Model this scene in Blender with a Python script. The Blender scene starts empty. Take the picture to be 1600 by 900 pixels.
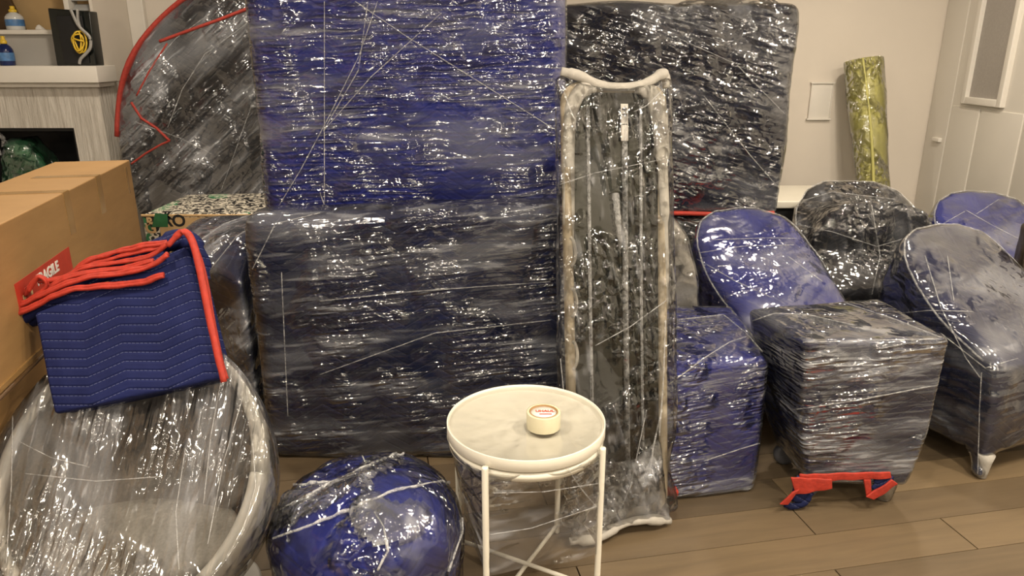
import bpy, bmesh, math, random
import numpy as np
from mathutils import Vector, Matrix, noise
from mathutils.bvhtree import BVHTree

random.seed(7)
SC = bpy.context.scene
COL = SC.collection

# ------------------------------------------------------------------ camera
F = 1150.0
TH = math.radians(18.0)
CAM = Vector((0, 0, 1.54))
cd = bpy.data.cameras.new('camera')
cd.sensor_width = 36.0
cd.lens = F / 1600 * 36.0
cd.clip_start = 0.05
cam = bpy.data.objects.new('camera', cd)
cam.location = CAM
cam.rotation_euler = (math.pi / 2 - TH, 0, 0)
COL.objects.link(cam)
SC.camera = cam

# ------------------------------------------------------------------ world, exposure
w = bpy.data.worlds.new('world')
SC.world = w
w.use_nodes = True
w.node_tree.nodes['Background'].inputs[0].default_value = (1.0, 0.86, 0.68, 1)
w.node_tree.nodes['Background'].inputs[1].default_value = 0.04
SC.view_settings.view_transform = 'Standard'
SC.view_settings.look = 'None'
SC.view_settings.exposure = 1.15
SC.view_settings.gamma = 1.0
SC.view_settings.use_curve_mapping = False
SC.cycles.transparent_max_bounces = 10
SC.cycles.max_bounces = 4
SC.cycles.use_adaptive_sampling = True
SC.cycles.adaptive_threshold = 0.04
SC.cycles.diffuse_bounces = 3
SC.cycles.glossy_bounces = 2
SC.cycles.sample_clamp_indirect = 4.0

# ------------------------------------------------------------------ recessed ceiling downlights
CEIL = 2.7
LIGHTS = [(-1.7, -1.0, 15), (0.0, -0.9, 15), (1.7, -0.8, 17),
          (-1.15, 0.95, 15), (0.25, 0.9, 15), (1.45, 1.0, 20), (2.35, 1.7, 16),
          (-1.55, 3.2, 15), (1.9, 3.4, 13)]
# three point lights added behind the viewer, unseen, to bring out film glints
for i, x in enumerate((-1.3, 0.35, 2.0)):
    ld = bpy.data.lights.new('added_glint_light', 'POINT')
    ld.shadow_soft_size = 0.08
    ld.energy = 16
    ld.color = (1.0, 0.875, 0.71)
    lo = bpy.data.objects.new('added_glint_light', ld)
    lo.location = (x, -2.3, 1.95)
    COL.objects.link(lo)
for i, (x, y, p) in enumerate(LIGHTS):
    ld = bpy.data.lights.new('downlight', 'AREA')
    ld.shape = 'DISK'
    ld.size = 0.2
    ld.energy = p
    ld.color = (1.0, 0.875, 0.71)
    lo = bpy.data.objects.new('downlight', ld)
    lo.location = (x, y, CEIL - 0.02)
    COL.objects.link(lo)

# ------------------------------------------------------------------ helpers


def ray(u, v):
    a = (u - 800) / F
    b = (v - 450) / F
    return Vector((a, math.cos(TH) - b * math.sin(TH), -math.sin(TH) - b * math.cos(TH)))


def at(u, v, Y):
    d = ray(u, v)
    return CAM + d * (Y / d.y)


def atz(u, v, z):
    d = ray(u, v)
    return CAM + d * ((z - CAM.z) / d.z)


def thing(name, label, cat, loc=(0, 0, 0), group=None):
    o = bpy.data.objects.new(name, None)
    COL.objects.link(o)
    o.location = loc
    o.empty_display_size = 0.1
    o['label'] = label
    o['category'] = cat
    if group:
        o['group'] = group
    return o


def tag(o, label, cat, group=None):
    o['label'] = label
    o['category'] = cat
    if group:
        o['group'] = group
    return o


def origin(p):
    v = Vector((0, 0, 0))
    while p is not None:
        v = v + p.location
        p = p.parent
    return v


def mk(name, verts, faces, mat, parent=None, smooth=True, local=False, loc=None):
    vs = np.array([tuple(v) for v in verts], dtype=float)
    if not local:
        if parent is not None:
            vs = vs - np.array(origin(parent))
        elif loc is not None:
            vs = vs - np.array(loc)
    me = bpy.data.meshes.new(name)
    me.from_pydata(vs.tolist(), [], [list(map(int, f)) for f in faces])
    me.update()
    if smooth:
        me.polygons.foreach_set('use_smooth', [True] * len(me.polygons))
    me.materials.append(mat)
    o = bpy.data.objects.new(name, me)
    COL.objects.link(o)
    if parent is not None:
        o.parent = parent
    elif loc is not None:
        o.location = loc
    return o


def struct(name, verts, faces, mat, label, parent=None, smooth=False):
    o = mk(name, verts, faces, mat, parent, smooth)
    if parent is None:
        o['kind'] = 'structure'
        o['label'] = label
    return o


def box(x0, x1, y0, y1, z0, z1):
    v = [(x, y, z) for z in (z0, z1) for y in (y0, y1) for x in (x0, x1)]
    f = [(0, 2, 3, 1), (4, 5, 7, 6), (0, 1, 5, 4), (2, 6, 7, 3), (0, 4, 6, 2), (1, 3, 7, 5)]
    return v, f


def merge(*parts):
    V, Fc = [], []
    for v, f in parts:
        n = len(V)
        V += [tuple(p) for p in v]
        Fc += [tuple(i + n for i in q) for q in f]
    return V, Fc


def hexa(bot, top, r=0.03, res=0.03, m=4, bulge=0.0):
    """Rounded hexahedron: bot/top are 4 corners each (x0y0, x1y0, x1y1, x0y1)."""
    B = [Vector(p) for p in bot]
    T = [Vector(p) for p in top]
    sx = ((B[1] - B[0]).length + (B[2] - B[3]).length + (T[1] - T[0]).length + (T[2] - T[3]).length) / 4
    sy = ((B[3] - B[0]).length + (B[2] - B[1]).length + (T[3] - T[0]).length + (T[2] - T[1]).length) / 4
    sz = sum((T[i] - B[i]).length for i in range(4)) / 4
    S = (sx, sy, sz)
    r = min(r, sx / 2.01, sy / 2.01, sz / 2.01)

    def nodes(s):
        h = s / 2
        a = [-h + r * (1 - math.tan(math.pi / 4 * (1 - i / m))) for i in range(m + 1)]
        k = max(1, int(round((s - 2 * r) / res)))
        mid = [-h + r + (s - 2 * r) * i / k for i in range(1, k)]
        return a + mid + [-x for x in reversed(a)]
    N = [nodes(s) for s in S]
    L = [len(n) for n in N]
    idx, V, Fc = {}, [], []

    def vert(i, j, k):
        key = (i, j, k)
        if key in idx:
            return idx[key]
        q = [N[0][i], N[1][j], N[2][k]]
        p = [q[a] / (S[a] / 2) for a in range(3)]
        c = [max(-(S[a] / 2 - r), min(S[a] / 2 - r, q[a])) for a in range(3)]
        d = [q[a] - c[a] for a in range(3)]
        dl = math.sqrt(sum(x * x for x in d))
        if dl > 1e-9:
            q = [c[a] + d[a] / dl * r for a in range(3)]
        if bulge:
            for a in range(3):
                b_, c_ = (a + 1) % 3, (a + 2) % 3
                if abs(p[a]) > 0.999:
                    q[a] += math.copysign(bulge * max(0, 1 - p[b_] ** 2) * max(0, 1 - p[c_] ** 2), p[a])
        t = [q[a] / S[a] + 0.5 for a in range(3)]
        lo = (B[0] * (1 - t[0]) + B[1] * t[0]) * (1 - t[1]) + (B[3] * (1 - t[0]) + B[2] * t[0]) * t[1]
        hi = (T[0] * (1 - t[0]) + T[1] * t[0]) * (1 - t[1]) + (T[3] * (1 - t[0]) + T[2] * t[0]) * t[1]
        idx[key] = len(V)
        V.append(tuple(lo * (1 - t[2]) + hi * t[2]))
        return idx[key]
    for k, rev in ((0, True), (L[2] - 1, False)):
        for i in range(L[0] - 1):
            for j in range(L[1] - 1):
                q = [vert(i, j, k), vert(i + 1, j, k), vert(i + 1, j + 1, k), vert(i, j + 1, k)]
                Fc.append(q[::-1] if rev else q)
    for j, rev in ((0, False), (L[1] - 1, True)):
        for i in range(L[0] - 1):
            for k in range(L[2] - 1):
                q = [vert(i, j, k), vert(i + 1, j, k), vert(i + 1, j, k + 1), vert(i, j, k + 1)]
                Fc.append(q[::-1] if rev else q)
    for i, rev in ((0, True), (L[0] - 1, False)):
        for j in range(L[1] - 1):
            for k in range(L[2] - 1):
                q = [vert(i, j, k), vert(i, j + 1, k), vert(i, j + 1, k + 1), vert(i, j, k + 1)]
                Fc.append(q[::-1] if rev else q)
    return np.array(V), Fc


def rbox(x0, x1, y0, y1, z0, z1, r=0.01, m=3, res=10.0):
    return hexa([(x0, y0, z0), (x1, y0, z0), (x1, y1, z0), (x0, y1, z0)],
                [(x0, y0, z1), (x1, y0, z1), (x1, y1, z1), (x0, y1, z1)], r, res, m)


def vnormals(V, Fc):
    V = np.asarray(V, dtype=float)
    N = np.zeros_like(V)
    for f in Fc:
        a, b, c = V[f[0]], V[f[1]], V[f[2]]
        d = V[f[3]] if len(f) > 3 else c
        n = np.cross(c - a, d - b) if len(f) > 3 else np.cross(b - a, c - a)
        for i in f:
            N[i] += n
    ln = np.linalg.norm(N, axis=1)
    ln[ln == 0] = 1
    return N / ln[:, None]


def displace(V, Fc, fn):
    N = vnormals(V, Fc)
    V = np.asarray(V, dtype=float)
    h = np.array([fn(v) for v in V])
    return V + N * h[:, None]


def lump(amp, freq, seed):
    o = Vector((seed * 3.7, seed * 1.3, seed * 7.1))
    return lambda v: amp * noise.noise(Vector(v) * freq + o)


def wrinkle(amp, sc, seed, base=0.004):
    o = Vector((seed * 2.7, seed * 5.3, seed * 1.1))
    s = Vector(sc)

    def fn(v):
        p = Vector((v[0] * s.x, v[1] * s.y, v[2] * s.z)) + o
        return base + amp * (0.5 + 0.5 * noise.noise(p)) + amp * 0.5 * abs(noise.noise(p * 2.3)) * .5
    return fn


def catmull(pts, n=8):
    P = [Vector(p) for p in pts]
    if len(P) < 3:
        return [P[0].lerp(P[-1], i / n) for i in range(n + 1)]
    P = [P[0] * 2 - P[1]] + P + [P[-1] * 2 - P[-2]]
    out = []
    for i in range(1, len(P) - 2):
        p0, p1, p2, p3 = P[i - 1:i + 3]
        for k in range(n):
            t = k / n
            out.append(0.5 * ((2 * p1) + (p2 - p0) * t + (2 * p0 - 5 * p1 + 4 * p2 - p3) * t * t + (3 * p1 - p0 - 3 * p2 + p3) * t ** 3))
    out.append(P[-2])
    return out


def tube(path, rad, seg=8, flat=1.0, up=(0, 0, 1), cap=True):
    """tube along path; rad float or list; flat squeezes the section along its side axis."""
    P = [Vector(p) for p in path]
    n = len(P)
    V, Fc = [], []
    for i, p in enumerate(P):
        t = (P[min(i + 1, n - 1)] - P[max(i - 1, 0)])
        t = t.normalized() if t.length > 1e-9 else Vector((0, 0, 1))
        u = Vector(up)
        s = t.cross(u)
        if s.length < 1e-3:
            s = t.cross(Vector((1, 0, 0)))
        s.normalize()
        u2 = s.cross(t).normalized()
        r = rad if isinstance(rad, (int, float)) else rad[int(round(i * (len(rad) - 1) / max(1, n - 1)))] if len(rad) != n else rad[i]
        for k in range(seg):
            a = 2 * math.pi * k / seg
            V.append(tuple(p + s * (math.cos(a) * r * flat) + u2 * (math.sin(a) * r)))
    for i in range(n - 1):
        for k in range(seg):
            k2 = (k + 1) % seg
            Fc.append((i * seg + k, i * seg + k2, (i + 1) * seg + k2, (i + 1) * seg + k))
    if cap:
        Fc.append(tuple(range(seg))[::-1])
        Fc.append(tuple((n - 1) * seg + k for k in range(seg)))
    return V, Fc


def lathe(prof, seg=48, c=(0, 0, 0), close=False):
    V, Fc = [], []
    n = len(prof)
    for r, z in prof:
        for k in range(seg):
            a = 2 * math.pi * k / seg
            V.append((c[0] + r * math.cos(a), c[1] + r * math.sin(a), c[2] + z))
    rng = n if close else n - 1
    for i in range(rng):
        i2 = (i + 1) % n
        for k in range(seg):
            k2 = (k + 1) % seg
            Fc.append((i * seg + k, i * seg + k2, i2 * seg + k2, i2 * seg + k))
    if not close:
        if prof[0][0] > 1e-6:
            Fc.append(tuple(range(seg))[::-1])
        if prof[-1][0] > 1e-6:
            Fc.append(tuple((n - 1) * seg + k for k in range(seg)))
    return V, Fc


def soft(hulls, voxel=0.015, it=8):
    """union of convex hulls, voxel-remeshed and smoothed -> verts, faces"""
    me = bpy.data.meshes.new('tmp')
    bm = bmesh.new()
    for pts in hulls:
        b2 = bmesh.new()
        for p in pts:
            b2.verts.new(p)
        r = bmesh.ops.convex_hull(b2, input=b2.verts)
        bad = [e for e in r['geom_interior'] if isinstance(e, bmesh.types.BMVert)]
        bmesh.ops.delete(b2, geom=bad, context='VERTS')
        m2 = bpy.data.meshes.new('tmp2')
        b2.to_mesh(m2)
        bm.from_mesh(m2)
        b2.free()
        bpy.data.meshes.remove(m2)
    bm.to_mesh(me)
    bm.free()
    o = bpy.data.objects.new('tmp', me)
    COL.objects.link(o)
    md = o.modifiers.new('r', 'REMESH')
    md.mode = 'VOXEL'
    md.voxel_size = voxel
    sm = o.modifiers.new('s', 'SMOOTH')
    sm.factor = 0.5
    sm.iterations = it
    dg = bpy.context.evaluated_depsgraph_get()
    ev = o.evaluated_get(dg).to_mesh()
    V = np.array([tuple(v.co) for v in ev.vertices])
    Fc = [tuple(p.vertices) for p in ev.polygons]
    o.evaluated_get(dg).to_mesh_clear()
    bpy.data.objects.remove(o)
    bpy.data.meshes.remove(me)
    return V, Fc


def bvh_of(V, Fc):
    return BVHTree.FromPolygons([tuple(v) for v in V], [tuple(f) for f in Fc])


def cast(bvh, pts, lift=0.003, n=6):
    """lay a thread on a surface: points where lines of sight meet the surface"""
    out = []
    for i in range(len(pts) - 1):
        for k in range(n if i < len(pts) - 2 else n + 1):
            t = k / n
            u = pts[i][0] * (1 - t) + pts[i + 1][0] * t
            v = pts[i][1] * (1 - t) + pts[i + 1][1] * t
            d = ray(u, v).normalized()
            h = bvh.ray_cast(CAM, d)
            if h[0] is not None:
                out.append(h[0] + h[1] * (lift if h[1].dot(d) < 0 else -lift))
    return out


# ------------------------------------------------------------------ materials
class NT:
    def __init__(s, name):
        s.m = bpy.data.materials.new(name)
        s.m.use_nodes = True
        s.t = s.m.node_tree
        s.t.nodes.clear()
        s.out = s.t.nodes.new('ShaderNodeOutputMaterial')

    def n(s, kind, **kw):
        nd = s.t.nodes.new('ShaderNode' + kind)
        for k, v in kw.items():
            if k.startswith('i_'):
                key = k[2:]
                sock = nd.inputs[int(key)] if key.isdigit() else nd.inputs[key.replace('_', ' ')]
                if hasattr(v, 'links'):
                    s.t.links.new(v, sock)
                else:
                    sock.default_value = v
            else:
                setattr(nd, k, v)
        return nd

    def link(s, a, b):
        s.t.links.new(a, b)

    def math(s, op, a, b=0.0, c=None):
        nd = s.n('Math', operation=op)
        for i, v in enumerate((a, b) if c is None else (a, b, c)):
            if hasattr(v, 'links'):
                s.link(v, nd.inputs[i])
            else:
                nd.inputs[i].default_value = v
        return nd.outputs[0]

    def ramp(s, fac, stops):
        nd = s.n('ValToRGB')
        s.link(fac, nd.inputs[0])
        el = nd.color_ramp.elements
        while len(el) < len(stops):
            el.new(0.5)
        for e, (p, c) in zip(el, stops):
            e.position = p
            e.color = c if len(c) == 4 else (*c, 1)
        return nd.outputs[0]

    def step(s, v, a, b):
        nd = s.n('MapRange', interpolation_type='SMOOTHSTEP')
        s.link(v, nd.inputs[0])
        nd.inputs[1].default_value = a
        nd.inputs[2].default_value = b
        return nd.outputs[0]

    def coords(s, scale=(1, 1, 1), rot=(0, 0, 0), loc=(0, 0, 0), kind='Object'):
        tc = s.n('TexCoord')
        m0 = s.n('Mapping')
        s.link(tc.outputs[kind], m0.inputs[0])
        m0.inputs['Rotation'].default_value = rot
        m1 = s.n('Mapping')
        s.link(m0.outputs[0], m1.inputs[0])
        m1.inputs['Scale'].default_value = scale
        m1.inputs['Location'].default_value = loc
        return m1.outputs[0]

    def noise(s, vec, scale=1.0, detail=2.0, rough=0.5, dist=0.0):
        nd = s.n('TexNoise')
        s.link(vec, nd.inputs['Vector'])
        nd.inputs['Scale'].default_value = scale
        nd.inputs['Detail'].default_value = detail
        nd.inputs['Roughness'].default_value = rough
        nd.inputs['Distortion'].default_value = dist
        return nd.outputs[0]

    def bump(s, h, strength=0.5, dist=0.01, normal=None):
        nd = s.n('Bump')
        nd.inputs['Strength'].default_value = strength
        nd.inputs['Distance'].default_value = dist
        s.link(h, nd.inputs['Height'])
        if normal is not None:
            s.link(normal, nd.inputs['Normal'])
        return nd.outputs[0]

    def finish(s, sh):
        s.link(sh, s.out.inputs[0])
        return s.m


def plain(name, col, rough=0.5, metal=0.0, nscale=0.0, namt=0.08, bump=0.0, spec=0.5, trans=0.0, stretch=(1, 1, 1)):
    t = NT(name)
    p = t.n('BsdfPrincipled')
    p.inputs['Base Color'].default_value = (*col, 1)
    p.inputs['Roughness'].default_value = rough
    p.inputs['Metallic'].default_value = metal
    p.inputs['Specular IOR Level'].default_value = spec
    p.inputs['Transmission Weight'].default_value = trans
    if nscale:
        n = t.noise(t.coords(stretch), nscale, 4, 0.6)
        c = t.ramp(n, [(0.25, [x * (1 - namt) for x in col]), (0.75, [min(1, x * (1 + namt)) for x in col])])
        t.link(c, p.inputs['Base Color'])
        if bump:
            t.link(t.bump(n, bump, 0.01), p.inputs['Normal'])
    return t.finish(p.outputs[0])


def quilt(name, col, col2, lines=26.0, amp=0.6, stitch=(0.25, 0.27, 0.4), sv=0.35, fold=False):
    """quilted moving blanket with zigzag stitching"""
    t = NT(name)
    p = t.n('BsdfPrincipled')
    p.inputs['Roughness'].default_value = 0.75
    p.inputs['Specular IOR Level'].default_value = 0.2
    v = t.coords()
    sep = t.n('SeparateXYZ')
    t.link(v, sep.inputs[0])
    hx = sep.outputs[0] if fold else t.math('ADD', sep.outputs[0], sep.outputs[1])
    z = t.math('PINGPONG', hx, 0.095 if fold else 0.11)
    zz = t.math('ADD', sep.outputs[2], t.math('MULTIPLY', z, amp))
    ph = t.math('FRACT', t.math('MULTIPLY', zz, lines))
    d = t.math('ABSOLUTE', t.math('SUBTRACT', ph, 0.5))
    dash = t.math('GREATER_THAN', t.math('FRACT', t.math('MULTIPLY', hx, 95.0)), 0.3)
    line = t.math('MULTIPLY', t.math('LESS_THAN', d, 0.034), dash)
    nz = t.noise(v, 9.0, 4, 0.6)
    base = t.ramp(nz, [(0.3, col), (0.7, col2)])
    mix = t.n('MixRGB')
    t.link(t.math('MULTIPLY', line, sv), mix.inputs[0])
    t.link(base, mix.inputs[1])
    mix.inputs[2].default_value = (*stitch, 1)
    t.link(mix.outputs[0], p.inputs['Base Color'])
    h = t.math('SUBTRACT', t.math('MULTIPLY', t.step(d, 0.0, 0.25), 0.5), t.math('MULTIPLY', nz, -0.7))
    t.link(t.bump(h, 0.6, 0.008), p.inputs['Normal'])
    return t.finish(p.outputs[0])


def film(name, stretch=(3, 3, 60), rot=(0, 0, 0), crinkle=0.5, haze=0.16, crease=0.35, rough=0.12, dist=0.005, seed=0.0, csc=28.0, refl=1.0):
    """clear stretch film: see-through, glossy, finely wrinkled along the direction it was pulled"""
    haze *= .32
    crease *= .42
    dist *= 6.0
    rough *= .85
    stretch = [x * 1.0 for x in stretch]
    t = NT(name)
    L = (seed, seed * 2.1, seed * 0.7)
    vs = t.coords(stretch, rot, L)
    vi = t.coords((1, 1, 1), (0, 0, 0), L)
    n1 = t.noise(vs, 1.0, 1.0, 0.3, 0.3)
    n2 = t.noise(vi, csc, 1.0, 0.35, 0.6)
    mask = t.step(t.noise(vi, 4.2, 2, 0.5), 0.42, 0.60)
    h = t.math('ADD', t.math('MULTIPLY', n1, t.math('ADD', t.math('MULTIPLY', mask, 0.85), 0.18)),
               t.math('MULTIPLY', n2, t.math('MULTIPLY', t.math('ADD', mask, 0.12), crinkle)))
    nb = t.bump(h, 1.0, dist)
    ns = n1
    band = t.step(t.noise(t.coords([x * 0.12 + 0.6 for x in stretch], rot, (seed, 5.0, seed)), 1.0, 2, 0.6, 0.0), 0.36, 0.68)
    hz = t.math('ADD', t.math('MULTIPLY', t.math('POWER', band, 2.0), haze), t.math('MULTIPLY', t.step(ns, 0.56, 0.76), t.math('MULTIPLY', t.math('ADD', band, 0.12), crease * 0.75)))
    hz = t.math('MINIMUM', t.math('ADD', hz, haze * 0.06), 0.9)
    tr = t.n('BsdfTransparent')
    tr.inputs[0].default_value = (0.96, 0.96, 0.95, 1)
    df = t.n('BsdfDiffuse')
    df.inputs[0].default_value = (0.70, 0.72, 0.77, 1)
    t.link(nb, df.inputs['Normal'])
    m1 = t.n('MixShader')
    t.link(hz, m1.inputs[0])
    t.link(tr.outputs[0], m1.inputs[1])
    t.link(df.outputs[0], m1.inputs[2])
    gl = t.n('BsdfAnisotropic')
    gl.inputs['Roughness'].default_value = rough
    t.link(nb, gl.inputs['Normal'])
    fr = t.n('Fresnel')
    fr.inputs[0].default_value = 1.5
    t.link(nb, fr.inputs['Normal'])
    fa = t.math('MINIMUM', t.math('MULTIPLY', t.math('ADD', fr.outputs[0], 0.0), refl * 2.8), 0.8)
    m2 = t.n('MixShader')
    t.link(fa, m2.inputs[0])
    t.link(m1.outputs[0], m2.inputs[1])
    t.link(gl.outputs[0], m2.inputs[2])
    return t.finish(m2.outputs[0])


M = {}
M['wall'] = plain('wall_paint', (0.72, 0.655, 0.57), 0.75, nscale=2.0, namt=0.02)
M['wall_r'] = plain('panel_paint', (0.70, 0.66, 0.59), 0.6, nscale=2.0, namt=0.02)
M['trim'] = plain('white_trim', (0.76, 0.72, 0.65), 0.45, nscale=4.0, namt=0.02)
M['ceil'] = plain('ceiling_paint', (0.5, 0.47, 0.43), 0.9, nscale=2.0, namt=0.02)
M['tan'] = plain('lamp_tinted_tan', (0.62, 0.42, 0.2), 0.8, nscale=3.0, namt=0.03)  # niche back wall, with warm lamplight put into its tan colour
M['greyp'] = plain('grey_panel_paint', (0.42, 0.4, 0.37), 0.6, nscale=3.0, namt=0.03)
M['black'] = plain('matt_black', (0.008, 0.008, 0.009), 0.6, nscale=6.0, namt=0.3)
M['gblack'] = plain('gloss_black', (0.008, 0.01, 0.009), 0.18, nscale=6.0, namt=0.3)
M['brown'] = plain('brown_board', (0.075, 0.04, 0.015), 0.5, nscale=8.0, namt=0.2)
M['red'] = plain('red_binding', (0.36, 0.026, 0.012), 0.7, nscale=60.0, namt=0.25, bump=0.25)
M['dred'] = plain('dark_red_binding', (0.33, 0.03, 0.018), 0.7, nscale=60.0, namt=0.25, bump=0.25)
M['white'] = plain('white_enamel', (0.80, 0.76, 0.65), 0.4, nscale=5.0, namt=0.03)
M['foam'] = plain('white_foam', (0.40, 0.375, 0.33), 0.7, nscale=30.0, namt=0.15, bump=0.3)
M['shell'] = plain('grey_shell', (0.46, 0.44, 0.40), 0.55, nscale=14.0, namt=0.10, bump=0.1)
M['fabric'] = plain('grey_fabric', (0.27, 0.25, 0.22), 0.9, nscale=120.0, namt=0.2, bump=0.2)
M['fabric2'] = plain('dark_grey_fabric', (0.15, 0.135, 0.12), 0.9, nscale=120.0, namt=0.2, bump=0.2)
M['rail'] = plain('beige_rail', (0.36, 0.30, 0.21), 0.5, nscale=20.0, namt=0.15)
M['glass'] = plain('dark_mirror_glass', (0.045, 0.048, 0.042), 0.04, 1.0, nscale=3.0, namt=0.1)
M['frost'] = plain('frosted_grey_glass', (0.36, 0.33, 0.30), 0.35, nscale=80.0, namt=0.08)
M['yellow'] = plain('yellow_plastic', (0.75, 0.5, 0.04), 0.35, nscale=10.0, namt=0.1)
M['clear'] = plain('clear_plastic', (0.62, 0.62, 0.6), 0.12, nscale=10.0, namt=0.1)
M['bluelabel'] = plain('blue_label', (0.08, 0.2, 0.42), 0.4, nscale=30.0, namt=0.4)
M['darkblue'] = plain('dark_blue_liquid', (0.01, 0.02, 0.09), 0.15, nscale=10.0, namt=0.2)
M['greycord'] = plain('grey_cord', (0.35, 0.34, 0.32), 0.4, nscale=30.0, namt=0.2)
M['paper'] = plain('white_paper', (0.72, 0.68, 0.62), 0.8, nscale=20.0, namt=0.03)
M['tape'] = plain('clear_tape_roll', (0.62, 0.57, 0.40), 0.25, nscale=8.0, namt=0.08)
M['packtape'] = plain('brown_packing_tape', (0.29, 0.17, 0.062), 0.2, nscale=8.0, namt=0.08)
M['redtxt'] = plain('red_print', (0.5, 0.08, 0.05), 0.6, nscale=50.0, namt=0.1)
M['labelred'] = plain('red_label_print', (0.42, 0.035, 0.015), 0.6, nscale=40.0, namt=0.12)
M['kraftink'] = plain('pale_print', (0.55, 0.36, 0.17), 0.7, nscale=40.0, namt=0.1)
M['wheel'] = plain('grey_rubber', (0.09, 0.09, 0.1), 0.4, nscale=20.0, namt=0.2)
M['rollpaper'] = plain('yellow_green_paper', (0.52, 0.49, 0.15), 0.5, nscale=12.0, namt=0.2, stretch=(3, 3, 0.4))
M['green'] = plain('green_plastic', (0.04, 0.20, 0.085), 0.3, nscale=16.0, namt=0.5, bump=0.5)
M['louver'] = plain('grey_louver', (0.4, 0.4, 0.39), 0.5, nscale=8.0, namt=0.05)
M['leather'] = plain('brown_leather', (0.045, 0.032, 0.02), 0.4, nscale=40.0, namt=0.4, bump=0.4)
M['filmrope'] = plain('bunched_film', (0.66, 0.66, 0.66), 0.15, nscale=40.0, namt=0.2, bump=0.5)
# the threads of twisted film stay partly see-through


def rope_mat(name, op):
    t = NT(name)
    p = t.n('BsdfPrincipled')
    p.inputs['Base Color'].default_value = (0.72, 0.72, 0.72, 1)
    p.inputs['Roughness'].default_value = 0.12
    n = t.noise(t.coords(), 60, 4, 0.6, 0.5)
    t.link(t.bump(n, 1.0, 0.006), p.inputs['Normal'])
    t.link(t.math('MULTIPLY', t.step(n, 0.2, 0.8), op), p.inputs['Alpha'])
    return t.finish(p.outputs[0])


M['filmrope'] = rope_mat('bunched_film_rope', 0.75)
M['thread'] = rope_mat('film_thread', 0.45)

M['blue'] = quilt('bright_blue_blanket', (0.016, 0.022, 0.17), (0.028, 0.038, 0.25), sv=0.10)
M['royal'] = quilt('royal_blue_blanket', (0.007, 0.013, 0.14), (0.013, 0.024, 0.21), sv=0.0)
M['navy'] = quilt('navy_blanket', (0.006, 0.009, 0.040), (0.011, 0.017, 0.072), sv=0.22)
M['dnavy'] = quilt('dark_navy_blanket', (0.006, 0.007, 0.018), (0.012, 0.013, 0.032), sv=0.1)
M['char'] = quilt('charcoal_blanket', (0.012, 0.012, 0.016), (0.03, 0.029, 0.034), sv=0.06)
M['foldq'] = quilt('folded_navy_blanket', (0.006, 0.0095, 0.052), (0.009, 0.014, 0.074), lines=42.0, amp=0.22, stitch=(0.2, 0.23, 0.38), sv=0.32, fold=True)

FT = math.radians
M['f_panel'] = film('film_tall_blue', (8, 8, 58), (0, FT(2), 0), 0.45, 0.34, 0.55, 0.13, 0.0050, 1.0)
M['f_chest'] = film('film_wide_navy', (8, 8, 60), (0, FT(6), 0), 0.45, 0.40, 0.7, 0.13, 0.0052, 2.0)
M['f_npanel'] = film('film_tall_navy', (11, 11, 45), (0, FT(-14), 0), 0.8, 0.42, 0.6, 0.13, 0.0055, 3.0)
M['f_disc'] = film('film_round', (6, 6, 40), (0, FT(42), 0), 0.6, 0.65, 0.7, 0.15, 0.0045, 4.0)
M['f_cube'] = film('film_cube', (12, 12, 80), (0, FT(5), 0), 0.7, 0.45, 0.7, 0.14, 0.0072, 5.0)
M['f_cube2'] = film('film_cube_navy', (12, 12, 80), (0, FT(6), 0), 0.5, 0.55, 0.75, 0.13, 0.0060, 6.0)
M['f_chair'] = film('film_chair', (8, 8, 36), (0, FT(8), 0), 0.3, 0.55, 0.5, 0.13, 0.0036, 7.0)
M['f_dchair'] = film('film_dark_chair', (28, 28, 8), (0, FT(8), 0), 0.8, 0.30, 0.5, 0.12, 0.0055, 8.0)
M['f_pouf'] = film('film_pouf', (9, 9, 12), (0, 0, FT(20)), 1.4, 0.14, 0.35, 0.11, 0.0065, 9.0, csc=24.0, refl=.75)
M['f_lounge'] = film('film_lounge', (60, 14, 6), (0, FT(-4), 0), 0.3, 0.42, 0.6, 0.13, 0.0050, 10.0)
M['f_mirror'] = film('film_mirror', (36, 36, 8), (0, FT(6), 0), 0.6, 0.12, 0.7, 0.11, 0.0050, 11.0, refl=.7)
M['f_table'] = film('film_table', (9, 9, 40), (0, FT(10), 0), 0.7, 0.30, 0.6, 0.12, 0.0045, 12.0)
M['f_top'] = film('film_table_top', (14, 14, 14), (0, 0, 0), 0.5, 0.05, 0.10, 0.15, 0.0005, 15.0, refl=.6)
M['f_skirt'] = film('film_mirror_skirt', (40, 40, 10), (0, FT(20), 0), 0.8, 0.9, 0.9, 0.10, 0.0060, 16.0)
M['f_roll'] = film('film_roll', (20, 20, 6), (0, 0, 0), 1.1, 0.2, 0.5, 0.14, 0.0090, 13.0)
M['f_bag'] = film('film_bag', (8, 8, 8), (0, 0, 0), 1.2, 0.2, 0.3, 0.12, 0.0070, 14.0, csc=18.0)


def carton_mat():
    t = NT('kraft_cardboard')
    p = t.n('BsdfPrincipled')
    p.inputs['Roughness'].default_value = 0.65
    n = t.noise(t.coords((1, 1, 6)), 5, 4, 0.6)
    c = t.ramp(n, [(0.25, (0.27, 0.152, 0.054)), (0.75, (0.34, 0.195, 0.072))])
    t.link(c, p.inputs['Base Color'])
    return t.finish(p.outputs[0])


M['carton'] = carton_mat()


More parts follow.
